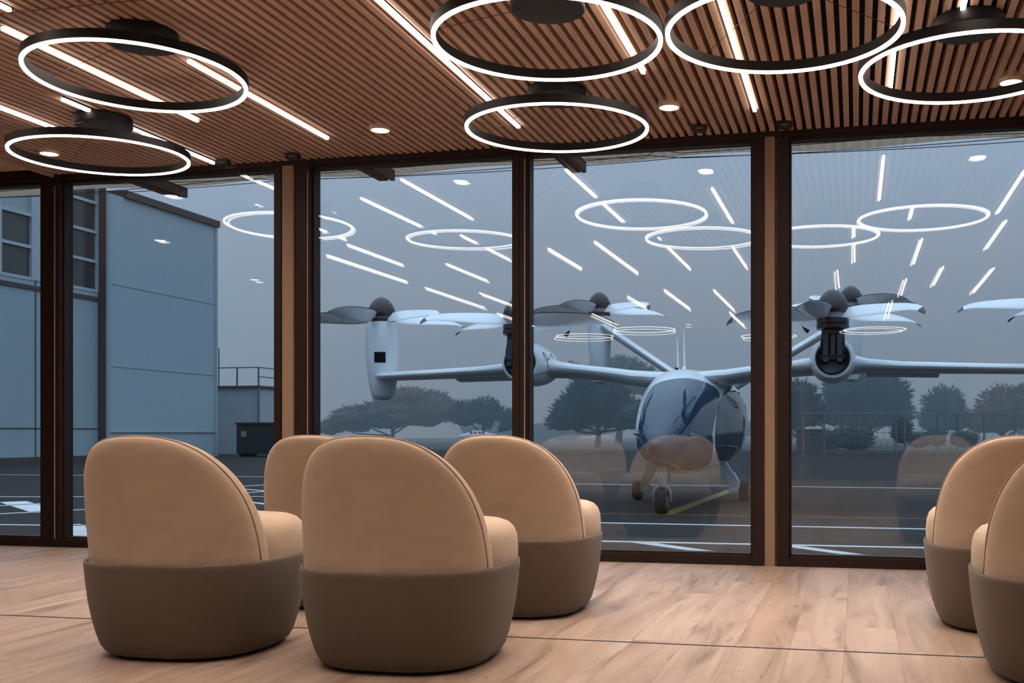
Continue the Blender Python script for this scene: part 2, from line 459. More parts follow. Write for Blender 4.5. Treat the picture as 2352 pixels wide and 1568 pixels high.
# ================================================================== CEILING LIGHTS
strips = [  # x, y0, y1, label
 (-1.946, 3.95, 6.01, 'bright linear ceiling light crossing the left edges of the middle two ring lamps'),
 (-1.043, 3.79, 5.24, 'linear ceiling light showing inside the right half of the large top centre ring'),
 (-0.557, 3.90, 5.99, 'linear ceiling light crossing the upper right ring and ending near the tan column'),
 (0.172, 4.61, 5.90, 'linear ceiling light ending inside the far right ring, left of its canopy'),
 (0.440, 3.79, 4.84, 'linear ceiling light ending at the canopy of the far right ring lamp'),
 (-3.720, 4.05, 5.49, 'linear ceiling light seen across the middle of the upper left ring'),
 (-3.165, 4.60, 5.99, 'linear ceiling light crossing the right edge of the upper left ring'),
 (-4.195, 4.98, 6.37, 'linear ceiling light passing behind the canopy of the lower left ring'),
 (-4.640, 3.95, 5.45, 'linear ceiling light at the left image edge above the lower left ring'),
 (-3.530, 2.50, 3.88, 'linear ceiling light whose end shows in the top left corner'),
 (1.130, 3.88, 5.30, None), (-4.760, 2.40, 3.66, None), (-5.240, 1.20, 3.15, None), (-4.280, 1.10, 2.36, None),
 (-2.940, 1.75, 3.03, None), (-2.410, 1.30, 3.30, None), (-1.790, 1.50, 3.37, None), (-1.180, 1.46, 2.71, None),
 (-5.230, -1.44, 0.66, None), (-4.750, -1.39, 0.05, None), (-2.950, -1.96, -0.70, None), (-2.370, -2.25, -0.17, None), (-1.770, -2.50, -0.30, None),
 (-1.870, -4.90, -2.80, None), (-0.020, 1.57, 3.50, None), (0.595, 1.28, 2.77, None), (0.920, -0.50, 1.00, None), (1.467, -1.33, 0.78, None),
 (1.240, 2.10, 3.50, None), (-0.207, -0.45, 0.99, None), (0.570, -1.35, 0.14, None), (0.480, -4.19, -1.94, None), (-5.30, -4.2, -2.2, None), (-3.9, -4.4, -2.6, None),
]
for (x, y0, y1, lab) in strips:
    yc = (y0 + y1) / 2
    t = thing('linear_ceiling_light', lab or 'linear ceiling light out of frame overhead, showing only as a reflection in the glass', 'ceiling light', (x, yc, 2.58), 0,
              'linear lights between the ceiling slats' if lab else 'linear lights seen only reflected')
    h = (y1 - y0) / 2
    b = BM(); box(b, -0.010, 0.010, -h - 0.01, h + 0.01, 0.034, 0.085); link_mesh('housing', b, M['black'], t)
    b = BM(); box(b, -0.0095, 0.0095, -h, h, 0.018, 0.034); link_mesh('diffuser', b, M['tube'], t)

def ring_lamp(x, y, z, R, label, group, tilt=(0, 0), wires=(80, 200, 320), can=None):
    t = thing('ring_pendant_lamp', label, 'pendant lamp', (x, y, ZS), 0, group)
    cx_, cy_ = (can[0] - x, can[1] - y) if can else (0.0, 0.0)
    n = 96
    mt = Matrix.Translation((0, 0, z - ZS)) @ Matrix.Rotation(tilt[0], 4, 'X') @ Matrix.Rotation(tilt[1], 4, 'Y')
    def ringmesh(prof):
        b = BM()
        V = [[b.verts.new(mt @ Vector(((R + dr) * math.cos(2 * PI * k / n), (R + dr) * math.sin(2 * PI * k / n), dz))) for dr, dz in prof] for k in range(n)]
        for k in range(n):
            A, B = V[k], V[(k + 1) % n]
            for i in range(len(prof)):
                j = (i + 1) % len(prof)
                b.faces.new((A[i], A[j], B[j], B[i]))
        return b
    link_mesh('ring_body', ringmesh([(-0.012, 0.004), (0.012, 0.004), (0.012, 0.045), (-0.012, 0.045)]), M['black'], t)
    link_mesh('light_strip', ringmesh([(-0.0090, 0.0035), (-0.0080, -0.0055), (0.0080, -0.0055), (0.0090, 0.0035)]), M['ringl'], t, smooth=True, auto=50)
    b = BM(); lathe(b, [(0.148, 0.0), (0.154, -0.006), (0.156, -0.052), (0.152, -0.058), (0.02, -0.059)][::-1], 48, Matrix.Translation((cx_, cy_, 0)))
    link_mesh('canopy', b, M['black'], t, smooth=True, auto=40)
    for a in wires:
        a = math.radians(a)
        p = mt @ Vector((R * math.cos(a), R * math.sin(a), 0.045))
        b = BM(); tube(b, [(cx_ + 0.11 * math.cos(a), cy_ + 0.11 * math.sin(a), -0.057), p], 0.0013, 6)
        link_mesh('cable', b, M['blackm'], t)
    return t
def cam_xy(px, d):
    u = (px - CX) / FPX * d
    return (-SA * d + CA * u, CA * d + SA * u)
G = 'glowing ring pendant lamps'
ring_lamp(-3.300, 4.406, 2.466, 0.480, 'glowing ring pendant lamp at upper left, above the smaller looking left ring', G, tilt=(-0.02, 0), wires=(60, 180, 290), can=cam_xy(328, 4.82))
ring_lamp(-4.342, 5.466, 2.427, 0.480, 'glowing ring pendant lamp at lower left, its hoop hanging over the left window', G, tilt=(0.02, 0), wires=(20, 150, 270), can=cam_xy(238, 6.12))
ring_lamp(-1.254, 4.262, 2.424, 0.4693, 'large glowing ring pendant lamp at top centre, left of the upper right one', G, wires=(195, 320, 80))
ring_lamp(-1.541, 5.414, 2.400, 0.474, 'glowing ring pendant lamp hanging lowest at the centre, overlapping the window header', G, tilt=(0.02, 0), wires=(280, 40, 160))
ring_lamp(-0.285, 4.290, 2.395, 0.462, 'glowing ring pendant lamp at upper right, between top centre ring and far right ring', G, wires=(260, 20, 140))
ring_lamp(0.478, 4.891, 2.390, 0.462, 'glowing ring pendant lamp at the far right, cut by the image edge', G, wires=(210, 330, 90))
for (px, py) in ((1480, 757), (1345, 772), (1765, 772), (2010, 757)):
    p = on_z(px, py, 2.42)
    ring_lamp(p.x, 2 * GY - p.y, 2.42, 0.47, 'ring pendant lamp out of frame overhead, showing only as a reflection in the glass', 'ring lamps seen only reflected')

def downlight(x, y, label, group):
    t = thing('round_downlight', label, 'ceiling light', (x, y, 2.596), 0, group)
    b = BM(); lathe(b, [(0.062, 0.0), (0.064, 0.004), (0.064, 0.05), (0.02, 0.05)], 32, cap0=False); lathe(b, [(0.054, 0.0), (0.062, 0.0)], 32, cap0=False, cap1=False)
    link_mesh('trim_ring', b, M['plaster'], t)
    b = BM(); lathe(b, [(0.02, -0.003), (0.045, 0.0), (0.054, 0.004)], 32, cap1=False); link_mesh('lens', b, M['disc'], t, smooth=True)
downlight(-5.076, 5.908, 'round downlight seen through the lower left ring', 'round ceiling downlights')
downlight(-2.764, 5.875, 'round downlight alone on the slats left of the centre rings', 'round ceiling downlights')
downlight(-1.012, 5.811, 'round downlight right of the lower centre ring', 'round ceiling downlights')
downlight(0.772, 5.775, 'round downlight at far right inside the far right ring', 'round ceiling downlights')
for (px, py) in ((583, 642), (367, 552), (1580, 745)):
    p = on_z(px, py, 2.6)
    if -10 < 2 * GY - p.y: downlight(max(p.x, -5.4) if p.x > -6 else p.x, 2 * GY - p.y, 'round downlight out of frame overhead, showing only as a reflection in the glass', 'downlights seen only reflected')

for (px, py, lab) in ((512, 371, 'small black ceiling sensor at the end of the strip over the left window'), (673, 357, 'small black ceiling sensor above the left tan column'),
                      (1606, 293, 'small black ceiling sensor left of the right tan column'), (1801, 285, 'small black ceiling sensor right of the right tan column')):
    p = on_z(px, py, 2.60)
    t = thing('ceiling_sensor', lab, 'sensor', (p.x, min(p.y, 6.40), 2.575), 0.2, 'small black sensors by the window head')
    b = BM(); box(b, -0.045, 0.045, -0.03, 0.03, 0.0, 0.035, bev=0.005); link_mesh('sensor_body', b, M['blackm'], t)
    b = BM(); box(b, -0.012, 0.012, -0.012, 0.012, 0.035, 0.06); link_mesh('mount', b, M['blackm'], t)
    b = BM(); box(b, -0.02, 0.02, -0.0315, -0.03, 0.012, 0.016); link_mesh('status_bar', b, M['gasket'], t)

# ================================================================== LOUNGE CHAIRS
def sup(a, b, n, t):
    c, s = math.cos(t), math.sin(t)
    return (a * math.copysign(abs(c) ** (2 / n), c), b * math.copysign(abs(s) ** (2 / n), s))
CW, CD, RIM = 0.361, 0.366, 0.345
def make_chair():
    t = thing('lounge_chair', 'x', 'lounge chair', (0, 0, 0), 0, 'beige upholstered lounge chairs')
    n = 96
    def lp(k, N=2.7): return sup(1, 1, N, 2 * PI * k / n)
    # plinth
    b = BM(); loft(b, [[(CW * .74 * lp(k)[0], CD * .74 * lp(k)[1], z) for k in range(n)] for z in (0.0, 0.02)]); link_mesh('plinth', b, M['blackm'], t)
    # tub shaped base
    prof = [(0.70, .012), (0.79, .0125), (0.825, .022), (0.862, .045), (0.897, .085), (0.930, .135), (0.962, .20), (0.985, .275), (0.997, .325), (1.0, .338), (0.995, .345), (0.982, .347), (0.968, .343), (0.962, .330)]
    b = BM(); loft(b, [[(CW * s * lp(k)[0], CD * s * lp(k)[1], z) for k in range(n)] for s, z in prof], cap1=True)
    link_mesh('base', b, M['knit'], t, smooth=True, auto=60)
    # seat cushion
    prof = [(0.958, .332), (0.966, .36), (0.966, .395), (0.957, .43), (0.93, .458), (0.88, .477), (0.80, .488), (0.6, .495), (0.3, .498), (0.05, .499)]
    b = BM(); loft(b, [[(CW * s * lp(k, 2.6)[0], CD * (s * lp(k, 2.6)[1] * .86 + .125), z) for k in range(n)] for s, z in prof])
    link_mesh('seat_cushion', b, M['fabric'], t, smooth=True, auto=70)
    # backrest: arch outline, rounded, leaning back and wrapping round the seat
    W, Z0, H = 0.333, 0.334, 0.455
    m = 72
    def outline(ins):
        pts = []
        for k in range(m + 1):
            a = PI * k / m
            x, z = sup(W - ins, H - ins, 2.75, a)
            x *= 1.0 - 0.035 * max(0, z / H)
            pts.append((x, Z0 + z))
        return pts
    def place(x, z, f):      # f 0 = rear face ... 1 = front face
        v = (z - Z0) / H
        wrap = 0.16 * abs(x / W) ** 2.6
        lean = -0.085 * v ** 1.2
        th = 0.19 - 0.085 * v
        rear = -CD * 0.955 + wrap + lean + 0.012 * v
        return (x, rear + th * f * (1 - 0.25 * abs(x / W) ** 2), z)
    layers = [(0.30, .0 - .012), (0.20, -.008), (0.10, -.003), (0.04, .01), (0.022, .03), (0.009, .075), (0.002, .14), (0.0, .25), (0.0, .6), (0.003, .78), (0.012, .9), (0.03, .97), (0.07, 1.0), (0.15, 1.02), (0.30, 1.03)]
    b = BM()
    rings = []
    for ins, f in layers:
        rings.append([place(x, z, f) for x, z in outline(min(ins, 0.3))])
    R = loft(b, rings, cap0=False, cap1=False, closed=False)
    # bottom closing strip and end caps
    bmesh.ops.holes_fill(b, edges=[e for e in b.edges if e.is_boundary], sides=0)
    bmesh.ops.triangulate(b, faces=[f for f in b.faces if len(f.verts) > 4])
    link_mesh('backrest', b, M['fabric'], t, smooth=True, auto=50)
    # seam piping along the rear edge of the arch
    b = BM(); tube(b, [place(x * 1.003, Z0 + (z - Z0) * 1.003, .27) for x, z in outline(-0.0005)], 0.0026, 6)
    link_mesh('piping', b, M['piping'], t, smooth=True)
    return t
proto = make_chair()
chairs = [
 (460, 4.02, 2, 'beige lounge chair at front left, nearest the left window, whole back in view'),
 (950, 3.81, 0, 'beige lounge chair at front centre, closest to the camera and overlapping two others'),
 (1196, 4.87, 0, 'beige lounge chair behind and right of the front centre chair, its seat against the windows'),
 (800, 5.10, 2, 'beige lounge chair mostly hidden between the two front chairs'),
 (2327, 4.48, 0, 'beige lounge chair at the right near the window, partly behind the nearer right chair'),
 (2490, 3.53, 0, 'beige lounge chair at the right image edge, cut off and nearest on that side'),
]
for i, (px, d, rz, lab) in enumerate(chairs):
    c = proto if i == 0 else copy_tree(proto)
    x, y = cam_xy(px, d)
    c.location = (x, y, 0); c.rotation_euler = (0, 0, math.radians(rz)); c['label'] = lab

# ================================================================== OUTSIDE: EAVE, APRON
def edge_y(x): return 7.50 + 0.05 * math.cos(2 * PI * (x + 5.2) / 1.7)
bm = BM()
rows = []
NX2 = 150
for i in range(NX2 + 1):
    x = XL + (XR - XL) * i / NX2
    rows.append([Vector((x, F1 + .02 + (edge_y(x) - F1 - .02) * t, 2.765 + .02 * math.sin(PI * t))) for t in (0, .2, .4, .6, .8, 1)])
rings = [[*r, *[q + Vector((0, 0, .012)) for q in reversed(r)]] for r in rows]
loft(bm, rings)
eave = link_mesh('eave_canopy', bm, M['soffit'], smooth=True, auto=40)
tag(eave, 'pale translucent canopy sheet running along the outside above the window heads', 'canopy')
for k_, (ya, yb, sg) in enumerate(((7.46, 7.48, .05), (7.0, 7.42, .03), (7.35, 7.05, .03), (7.48, 7.30, .06))):
    bm = BM(); pts = []
    for i in range(61):
        x = XL + (XR - XL) * i / 60; t = (i % 12) / 12
        y = ya + (yb - ya) * t
        pts.append((x, min(y, edge_y(x) + .02), 2.752 - sg * .5 * math.sin(PI * t)))
    tube(bm, pts, .0028, 6); link_mesh('canopy_cable', bm, M['steel'], eave)
for X, Yend, lab in ((-5.2, 7.45, 'dark steel outrigger under the eave above the left window'), (-3.36, 7.28, 'dark steel outrigger under the eave right of the left tan column'), (-1.92, 7.35, 'dark steel outrigger under the eave right of the centre mullion')):
    bm = BM(); box(bm, X - 0.07, X, F1, Yend, 2.655, 2.73); box(bm, X, X + 0.03, F1, Yend + 0.05, 2.665, 2.74)
    o = recenter(link_mesh('eave_outrigger', bm, M['steel'])); tag(o, lab, 'beam', 'steel outriggers under the eave')

bm = BM(); box(bm, -90, 110, F1 + 0.02, 260, GZ - 0.3, GZ)
apron = struct('apron_ground', bm, M['asphalt'])
def ground_line(pts, w, m, name='painted_line', h=0.004):
    bm = BM()
    P = [on_z(x, y, GZ) for x, y in pts]
    for a, c in zip(P, P[1:]):
        t = (c - a).normalized(); s = Vector((-t.y, t.x, 0)) * w / 2
        loft(bm, [[p - s + Vector((0, 0, -.01)), p + s + Vector((0, 0, -.01)), p + s + Vector((0, 0, h)), p - s + Vector((0, 0, h))] for p in (a, c)])
    return link_mesh(name, bm, M[m], apron)
for pts, w in ((((-400, 1244), (1380, 1243), (2700, 1270)), .10), (((-600, 1201), (0, 1205), (420, 1209)), .09), (((1290, 1199), (2700, 1226)), .10), (((900, 1106), (2900, 1131)), .10),
               (((1465, 1245), (1740, 1283)), .14), (((1815, 1254), (2080, 1290)), .14), (((0, 1090), (640, 1095)), .10), (((-200, 1141), (640, 1140)), .09),
               (((-200, 1172), (120, 1155)), .10), (((0, 1180), (330, 1163)), .10), (((30, 1152), (110, 1176)), .35), (((150, 1205), (200, 1240)), .3),
               (((520, 1119), (660, 1110)), .10), (((540, 1122), (660, 1131)), .10), (((540, 1134), (660, 1124)), .10), (((540, 1149), (680, 1166)), .10)):
    ground_line(pts, w, 'line_w')
ground_line(((1528, 1182), (1700, 1118)), .17, 'line_y'); ground_line(((1250, 1177), (2300, 1194)), .045, 'line_y', h=0.003)
for pts in (((1380, 1150), (1545, 1108), (1760, 1058)), ((2040, 1042), (2200, 1107)), ((1300, 1090), (2300, 1098))):
    ground_line(pts, .03, 'joint', 'ground_joint', h=0.002)
bm = BM(); box(bm, -60, 90, 62, 250, GZ - 0.1, GZ + 0.02); struct('grass_field', bm, M['grass'])

# ================================================================== HANGAR on the left
HX, HXR = -27.5, -27.9
yn, yf = on_x(248, 900, HX).y, on_x(497, 900, HX).y
HT = on_x(497, 522, HX).z
hg = thing('hangar', 'tall pale metal hangar with a window band seen through the left windows', 'building', (HX, yf, GZ))
def hp(name, bm, m):          # part given in world coordinates
    o = link_mesh(name, bm, m, hg); o.data.transform(Matrix.Translation(-Vector(hg.location))); return o
bm = BM(); box(bm, HX - 14, HX, yn, yf, GZ, HT); hp('ribbed_wall', bm, M['hangar'])
bm = BM(); box(bm, HX - 14, HX + 0.12, yn + 0.9, yf + 0.1, HT, HT + 0.28); hp('roof_edge', bm, M['hangar_dark'])
bm = BM()
for zz in (on_x(375, 852, HX).z, on_x(375, 676, HX).z): box(bm, HX, HX + 0.02, yn, yf, zz, zz + 0.04)
box(bm, HX, HX + 0.06, yn, yf, on_x(400, 993, HX).z, on_x(400, 990, HX).z)
hp('cladding_seam', bm, M['hangar_flat'])
for ya_, yb_ in ((yn - 0.05, yn + 0.12), (yf - 0.16, yf + 0.03)):
    bm = BM(); box(bm, HX - 0.05, HX + 0.05, ya_, yb_, GZ, HT); hp('corner_trim', bm, M['hangar_flat'])
y228 = on_x(226, 900, HXR).y
bm = BM(); box(bm, HXR - 1, HX - 0.06, y228, yn - 0.05, GZ, HT + .4); hp('dark_pier', bm, M['hangar_dark'])
ZB = on_x(190, 664, HXR).z
bm = BM(); box(bm, HXR - 13, HXR, 8, y228, GZ, ZB); box(bm, HXR - 13, HXR - .1, 8, y228, ZB + 4.6, ZB + 6); hp('panel_wall', bm, M['hangar_flat'])
bm = BM(); box(bm, HXR, HXR + 0.05, 8, y228, ZB - 0.35, ZB - 0.2); box(bm, HXR, HXR + 0.02, 8, y228, on_x(100, 985, HXR).z, on_x(100, 985, HXR).z + 0.04)
for px in (80, -60, 150): 
    yy = on_x(px, 900, HXR).y; box(bm, HXR, HXR + 0.02, yy, yy + 0.04, GZ, ZB)
box(bm, HXR, HXR + 0.03, 8, y228, GZ, GZ + 0.18)
hp('panel_joint', bm, M['hangar_dark'])
ROW = 1.10
cols = [(-200, -2), (3, 72), (92, 160), (165, 224)]
for ci, (p0, p1) in enumerate(cols):
    ya, yb = on_x(p0, 900, HXR).y, on_x(p1, 900, HXR).y
    for r in range(4):
        z0 = ZB + 0.08 + r * ROW
        b = BM(); box(b, HXR - 0.12, HXR - 0.08, ya, yb, z0, z0 + ROW - 0.1)
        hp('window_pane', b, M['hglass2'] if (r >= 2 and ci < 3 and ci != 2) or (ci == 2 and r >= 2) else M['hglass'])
b = BM()
for r in range(5): box(b, HXR - 0.12, HXR + 0.02, 8, y228, ZB + r * ROW - 0.03, ZB + r * ROW + 0.08)
for px0, px1 in ((-3, 3), (72, 92), (160, 165), (222, 228)):
    box(b, HXR - 0.12, HXR + 0.03, on_x(px0, 900, HXR).y, on_x(px1, 900, HXR).y, ZB, ZB + 4.6)
hp('window_grid', b, M['hangar_frame'])
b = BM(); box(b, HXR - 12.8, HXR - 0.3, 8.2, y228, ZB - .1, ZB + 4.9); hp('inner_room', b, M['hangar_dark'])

# low shed with railing behind the hangar, dark bin in front
d = 52.0
pL, pR = on_d(500, 1040, d), on_d(608, 1040, d)
zt = on_d(555, 892, d).z
sh = thing('flat_roofed_shed', 'low pale shed with a railed flat roof beyond the hangar corner', 'building', (pR.x, pR.y, GZ))
def shp(name, bm, m):
    o = link_mesh(name, bm, m, sh); o.data.transform(Matrix.Translation(-Vector(sh.location))); return o
bm = BM(); box(bm, pL.x - 3, pR.x, pR.y - 0.5, pR.y + 5, GZ, zt); shp('shed_wall', bm, M['paleblue'])
bm = BM(); box(bm, pL.x - 3, pR.x + 0.1, pR.y - 0.6, pR.y + 5, zt, zt + 0.12); shp('roof_edge', bm, M['hangar_dark'])
zr = on_d(555, 845, d).z
bm = BM(); bar(bm, (pL.x - 3, pR.y - .55, zr), (pR.x, pR.y - .55, zr), .05, .05); bar(bm, (pR.x, pR.y - .55, zr), (pR.x, pR.y + 5, zr), .05, .05)
bar(bm, (pR.x, pR.y - .55, zt + .55), (pR.x, pR.y + 5, zt + .55), .05, .05); shp('guard_rail', bm, M['galv'])
for k, q in enumerate((0.0, 1.15, 2.3)):
    bm = BM(); bar(bm, (pR.x - q, pR.y - .55, zt - (0.0 if k else 1.0)), (pR.x - q, pR.y - .55, zr), .06, .06); shp('rail_post', bm, M['galv'])
bm = BM(); tube(bm, [(pL.x + .1, pR.y - .55, zt), (pL.x + .1, pR.y - .55, on_d(505, 800, d).z)], 0.03, 6); shp('antenna', bm, M['galv'])
bm = BM(); tube(bm, [(pR.x + .05, pR.y - .62, GZ), (pR.x + .05, pR.y - .62, zt)], 0.05, 6); shp('drain_pipe', bm, M['galv'])
d = 46.5
a, c = on_d(558, 1047, d), on_d(660, 1047, d)
bn = thing('dumpster', 'dark dumpster with a small pale sticker in front of the pale shed', 'bin', ((a.x + c.x) / 2, (a.y + c.y) / 2, GZ))
w = (c - a).length / 2
zt = on_d(600, 970, d).z - GZ
bm = BM(); box(bm, -w, w, -0.7, 0.7, 0.12, zt - 0.1, bev=0.03); link_mesh('bin_body', bm, M['bin'], bn)
bm = BM(); box(bm, -w - .03, w + .03, -0.75, 0.75, zt - 0.1, zt, bev=0.02); link_mesh('lid', bm, M['bin'], bn)
bm = BM(); box(bm, -w + .25, -w + .5, -0.715, -0.70, zt - 0.62, zt - 0.38); link_mesh('sticker', bm, M['gasket'], bn)
for sx in (-w + .15, w - .15):
    bm = BM(); box(bm, sx - .06, sx + .06, -.6, .6, 0, .12); link_mesh('skid', bm, M['steel'], bn)

# ================================================================== AIRCRAFT
PSI = math.radians(11)
O2 = (1.05, 15.97)
ox, oy = -SA * O2[1] + CA * O2[0], CA * O2[1] + SA * O2[0]
# local axes: +Y = forward (nose, towards the viewer), +X = the aircraft's right wing (picture left), +Z = up
fr, fd = -math.sin(PSI), -math.cos(PSI)
fx, fy = -SA * fd + CA * fr, CA * fd + SA * fr
ac = thing('electric_aircraft', 'white six-propeller electric aircraft parked on the apron behind the centre and right windows', 'aircraft', (ox, oy, GZ), math.atan2(fy, fx) - PI / 2)
MA = Matrix.Translation((ox, oy, GZ)) @ Matrix.Rotation(math.atan2(fy, fx) - PI / 2, 4, 'Z')
MAi = MA.inverted()
camL = MAi @ Vector((0, 0, HC))
def part(name, bm, m, parent=None, smooth=True, auto=40):
    return link_mesh(name, bm, m, parent or ac, smooth, auto)
# fuselage
FS = [(3.34, .86, .02, .02, .02), (3.28, .87, .12, .12, .11), (3.15, .88, .21, .25, .20), (2.95, .91, .30, .42, .29), (2.65, .95, .385, .58, .375), (2.3, .98, .445, .71, 0.485), (1.9, 1.0, .515, .805, 0.535), (1.5, 1.02, .58, .85, 0.570), (1.0, 1.04, .67, .855, 0.590),
      (.5, 1.07, .75, .83, 0.600), (0, 1.10, .775, .80, 0.600), (-.5, 1.14, .76, .75, .53), (-1.1, 1.24, .65, .62, .47), (-1.9, 1.42, .42, .42, .36), (-2.8, 1.56, .22, .24, .23), (-3.6, 1.66, .12, .13, .13), (-4.2, 1.70, .04, .05, .05)]
def interp(f):
    f = max(-4.2, min(3.34, f))
    for a, b_ in zip(FS, FS[1:]):
        if b_[0] <= f <= a[0]:
            t = (f - a[0]) / (b_[0] - a[0]); return [p + (q - p) * t for p, q in zip(a, b_)]
def smooth_interp(f):
    e = 0.14
    v = [interp(f + k * e) for k in (-1, -.5, 0, .5, 1)]
    return [sum(c) / 5 for c in zip(*v)] if f < 3.1 else interp(f)
NF = 96
def fus_ring(f):
    _, zc, hw, hu, hl = smooth_interp(f)
    out = []
    for k in range(NF):
        x, z = sup(hw, 1.0, 2.35, 2 * PI * k / NF)
        z *= hu if z > 0 else hl
        out.append(Vector((x - .06 * max(0, min(1, (3.2 - f) / 2)), f, zc + z)))
    return out
fl = [3.34 - .03 * i for i in range(10)] + [3.04 - .1 * i for i in range(73)]
bm = BM(); loft(bm, [fus_ring(f) for f in fl]); bm.normal_update()
fus_bvh = BVHTree.FromBMesh(bm)
part('fuselage', bm, M['acwhite'])
def fus_hit(px, py):
    r = MAi.to_3x3() @ ray(px, py)
    h = fus_bvh.ray_cast(camL, r.normalized())
    return h
def patch(outline, name, mat, off=0.012, mirror=False, rings=14, dense=3):
    """a panel lying on the fuselage skin, its outline seen from the front"""
    pts = []
    n = len(outline)
    for i in range(n):      # closed Catmull-Rom
        p0, p1, p2, p3 = (Vector(outline[(i + k - 1) % n]) for k in range(4))
        for s in range(dense * 2):
            t = s / (dense * 2)
            pts.append(0.5 * ((2 * p1) + (p2 - p0) * t + (2 * p0 - 5 * p1 + 4 * p2 - p3) * t * t + (3 * p1 - p0 - 3 * p2 + p3) * t ** 3))
    c = sum(pts, Vector((0, 0))) / len(pts)
    b = BM()
    V = []
    for k in range(rings + 2):
        s = (min(k, rings) + 0.02) / (rings + 0.02)
        row = []
        for p in pts:
            q = c + (p - c) * s
            h = fus_hit(q.x, q.y)
            if h[0] is None:
                near = fus_hit(c.x + (p.x - c.x) * s * .97, c.y + (p.y - c.y) * s * .97)
                h = near
            co, no = (h[0], h[1]) if h[0] is not None else (V[-1][len(row)].co.copy(), Vector((0, 0, 0)))
            if no.dot(co - camL) > 0: no = -no
            e = off if k <= rings else -0.02
            co = co + no * e
            if mirror:      # the opposite door window, set on the other flank a little further aft
                sh = fus_bvh.ray_cast(Vector((3, co.y - .42, co.z)), Vector((-1, 0, 0)))
                co = sh[0] + sh[1] * (e if sh[1].x > 0 else -e) if sh[0] is not None else Vector((.2, co.y - .42, co.z))
            row.append(b.verts.new(co))
        V.append(row)
    m = len(pts)
    for a, c_ in zip(V, V[1:]):
        for i in range(m):
            j = (i + 1) % m
            b.faces.new((a[i], a[j], c_[j], c_[i]))
    b.faces.new(V[0])
    return part(name, b, mat, auto=60)
WS = [(1566, 870), (1604, 874), (1636, 887), (1651, 905), (1648, 935), (1640, 965), (1634, 996), (1632, 1008), (1590, 1009), (1530, 1009), (1469, 1008), (1468, 985), (1473, 955), (1481, 925), (1493, 898), (1516, 879)]
patch(WS, 'windshield', M['acglass'])
CHIN = [(1468, 1003), (1530, 1003), (1590, 1003), (1631, 1003), (1636, 1030), (1632, 1056), (1615, 1072), (1580, 1079), (1540, 1076), (1505, 1066), (1480, 1050), (1467, 1032), (1464, 1016)]
patch(CHIN, 'nose_panel', M['acglass'], off=0.009)
DOOR = [(1690, 884), (1706, 886), (1711, 902), (1712, 940), (1709, 985), (1701, 1025), (1690, 1052), (1672, 1063), (1654, 1060), (1645, 1035), (1643, 990), (1648, 945), (1657, 912), (1672, 892)]
patch(DOOR, 'side_window', M['acglass'])
patch(DOOR, 'side_window', M['acglass'], mirror=True)

def airfoil(chord, thick, n=18):
    pts = []
    for k in range(n):
        a = 2 * PI * k / n
        xx = 0.5 + 0.5 * math.cos(a)           # 1 = trailing, 0 = leading
        th = 5.0 * thick * (0.2969 * math.sqrt(xx + 1e-6) - 0.126 * xx - 0.3516 * xx ** 2 + 0.2843 * xx ** 3 - 0.1015 * xx ** 4) * 2
        pts.append((-xx * chord, (th if math.sin(a) >= 0 else -th * .75) * 1.0 / 2 * 2 * .5))
    return pts
def wing_mesh(bm, st, sx, n=28):
    rings = []
    for s, yle, z, ch, th, inc in st:
        ring = []
        for (yy, zz) in airfoil(ch, th, n):
            c, sn = math.cos(inc), math.sin(inc)
            ring.append(Vector((sx * s, yle + yy * c + zz * -sn * 0, z + zz + yy * sn)))
        rings.append(ring)
    loft(bm, rings)
for sx in (-1, 1):
    bm = BM()
    ex = .42 if sx < 0 else 0.0
    st = [(0.05, 1.50, 1.76, 1.6, .22, .05), (0.35, 1.50, 1.77, 1.45, .23, .06), (0.65, 1.45, 1.79, 1.25, .23, .07), (1.0, 1.38, 1.845, 1.08, .21, .08), (1.45, 1.32, 1.90, 1.0, .20, .09), (1.75, 1.30, 1.93, 1.0, .25, .09), (2.0, 1.28, 1.96, 1.05, .36, .07), (2.3, 1.24, 1.95, 1.0, .32, .07), (2.55, 1.18, 1.935, .92, .20, .07), (3.0, 1.10, 1.91, .86, .17, .06), (3.9 + ex * .6, .92, 1.885, .76, .15, .05), (4.55 + ex, .80, 1.87, .68, .14, .05), (4.68 + ex, .75, 1.87, .55, .11, .05), (4.74 + ex, .65, 1.87, .3, .05, .05)]
    wing_mesh(bm, st, sx)
    wg = part('wing', bm, M['acwhite'])
    for s0, s1, yl in ((0.95, 1.8, -0.38), (2.55, 3.55, -0.50)):   # flaps hanging at the trailing edge
        bm = BM(); wing_mesh(bm, [(s, 1.28 + yl - 0.33, (1.845 + (s - 1) * .06) if s < 2.2 else 1.875 - (s - 2.5) * .02, .30, .05, .22) for s in (s0, (s0 + s1) / 2, s1)], sx, 14); part('flap', bm, M['acwhite'], wg)

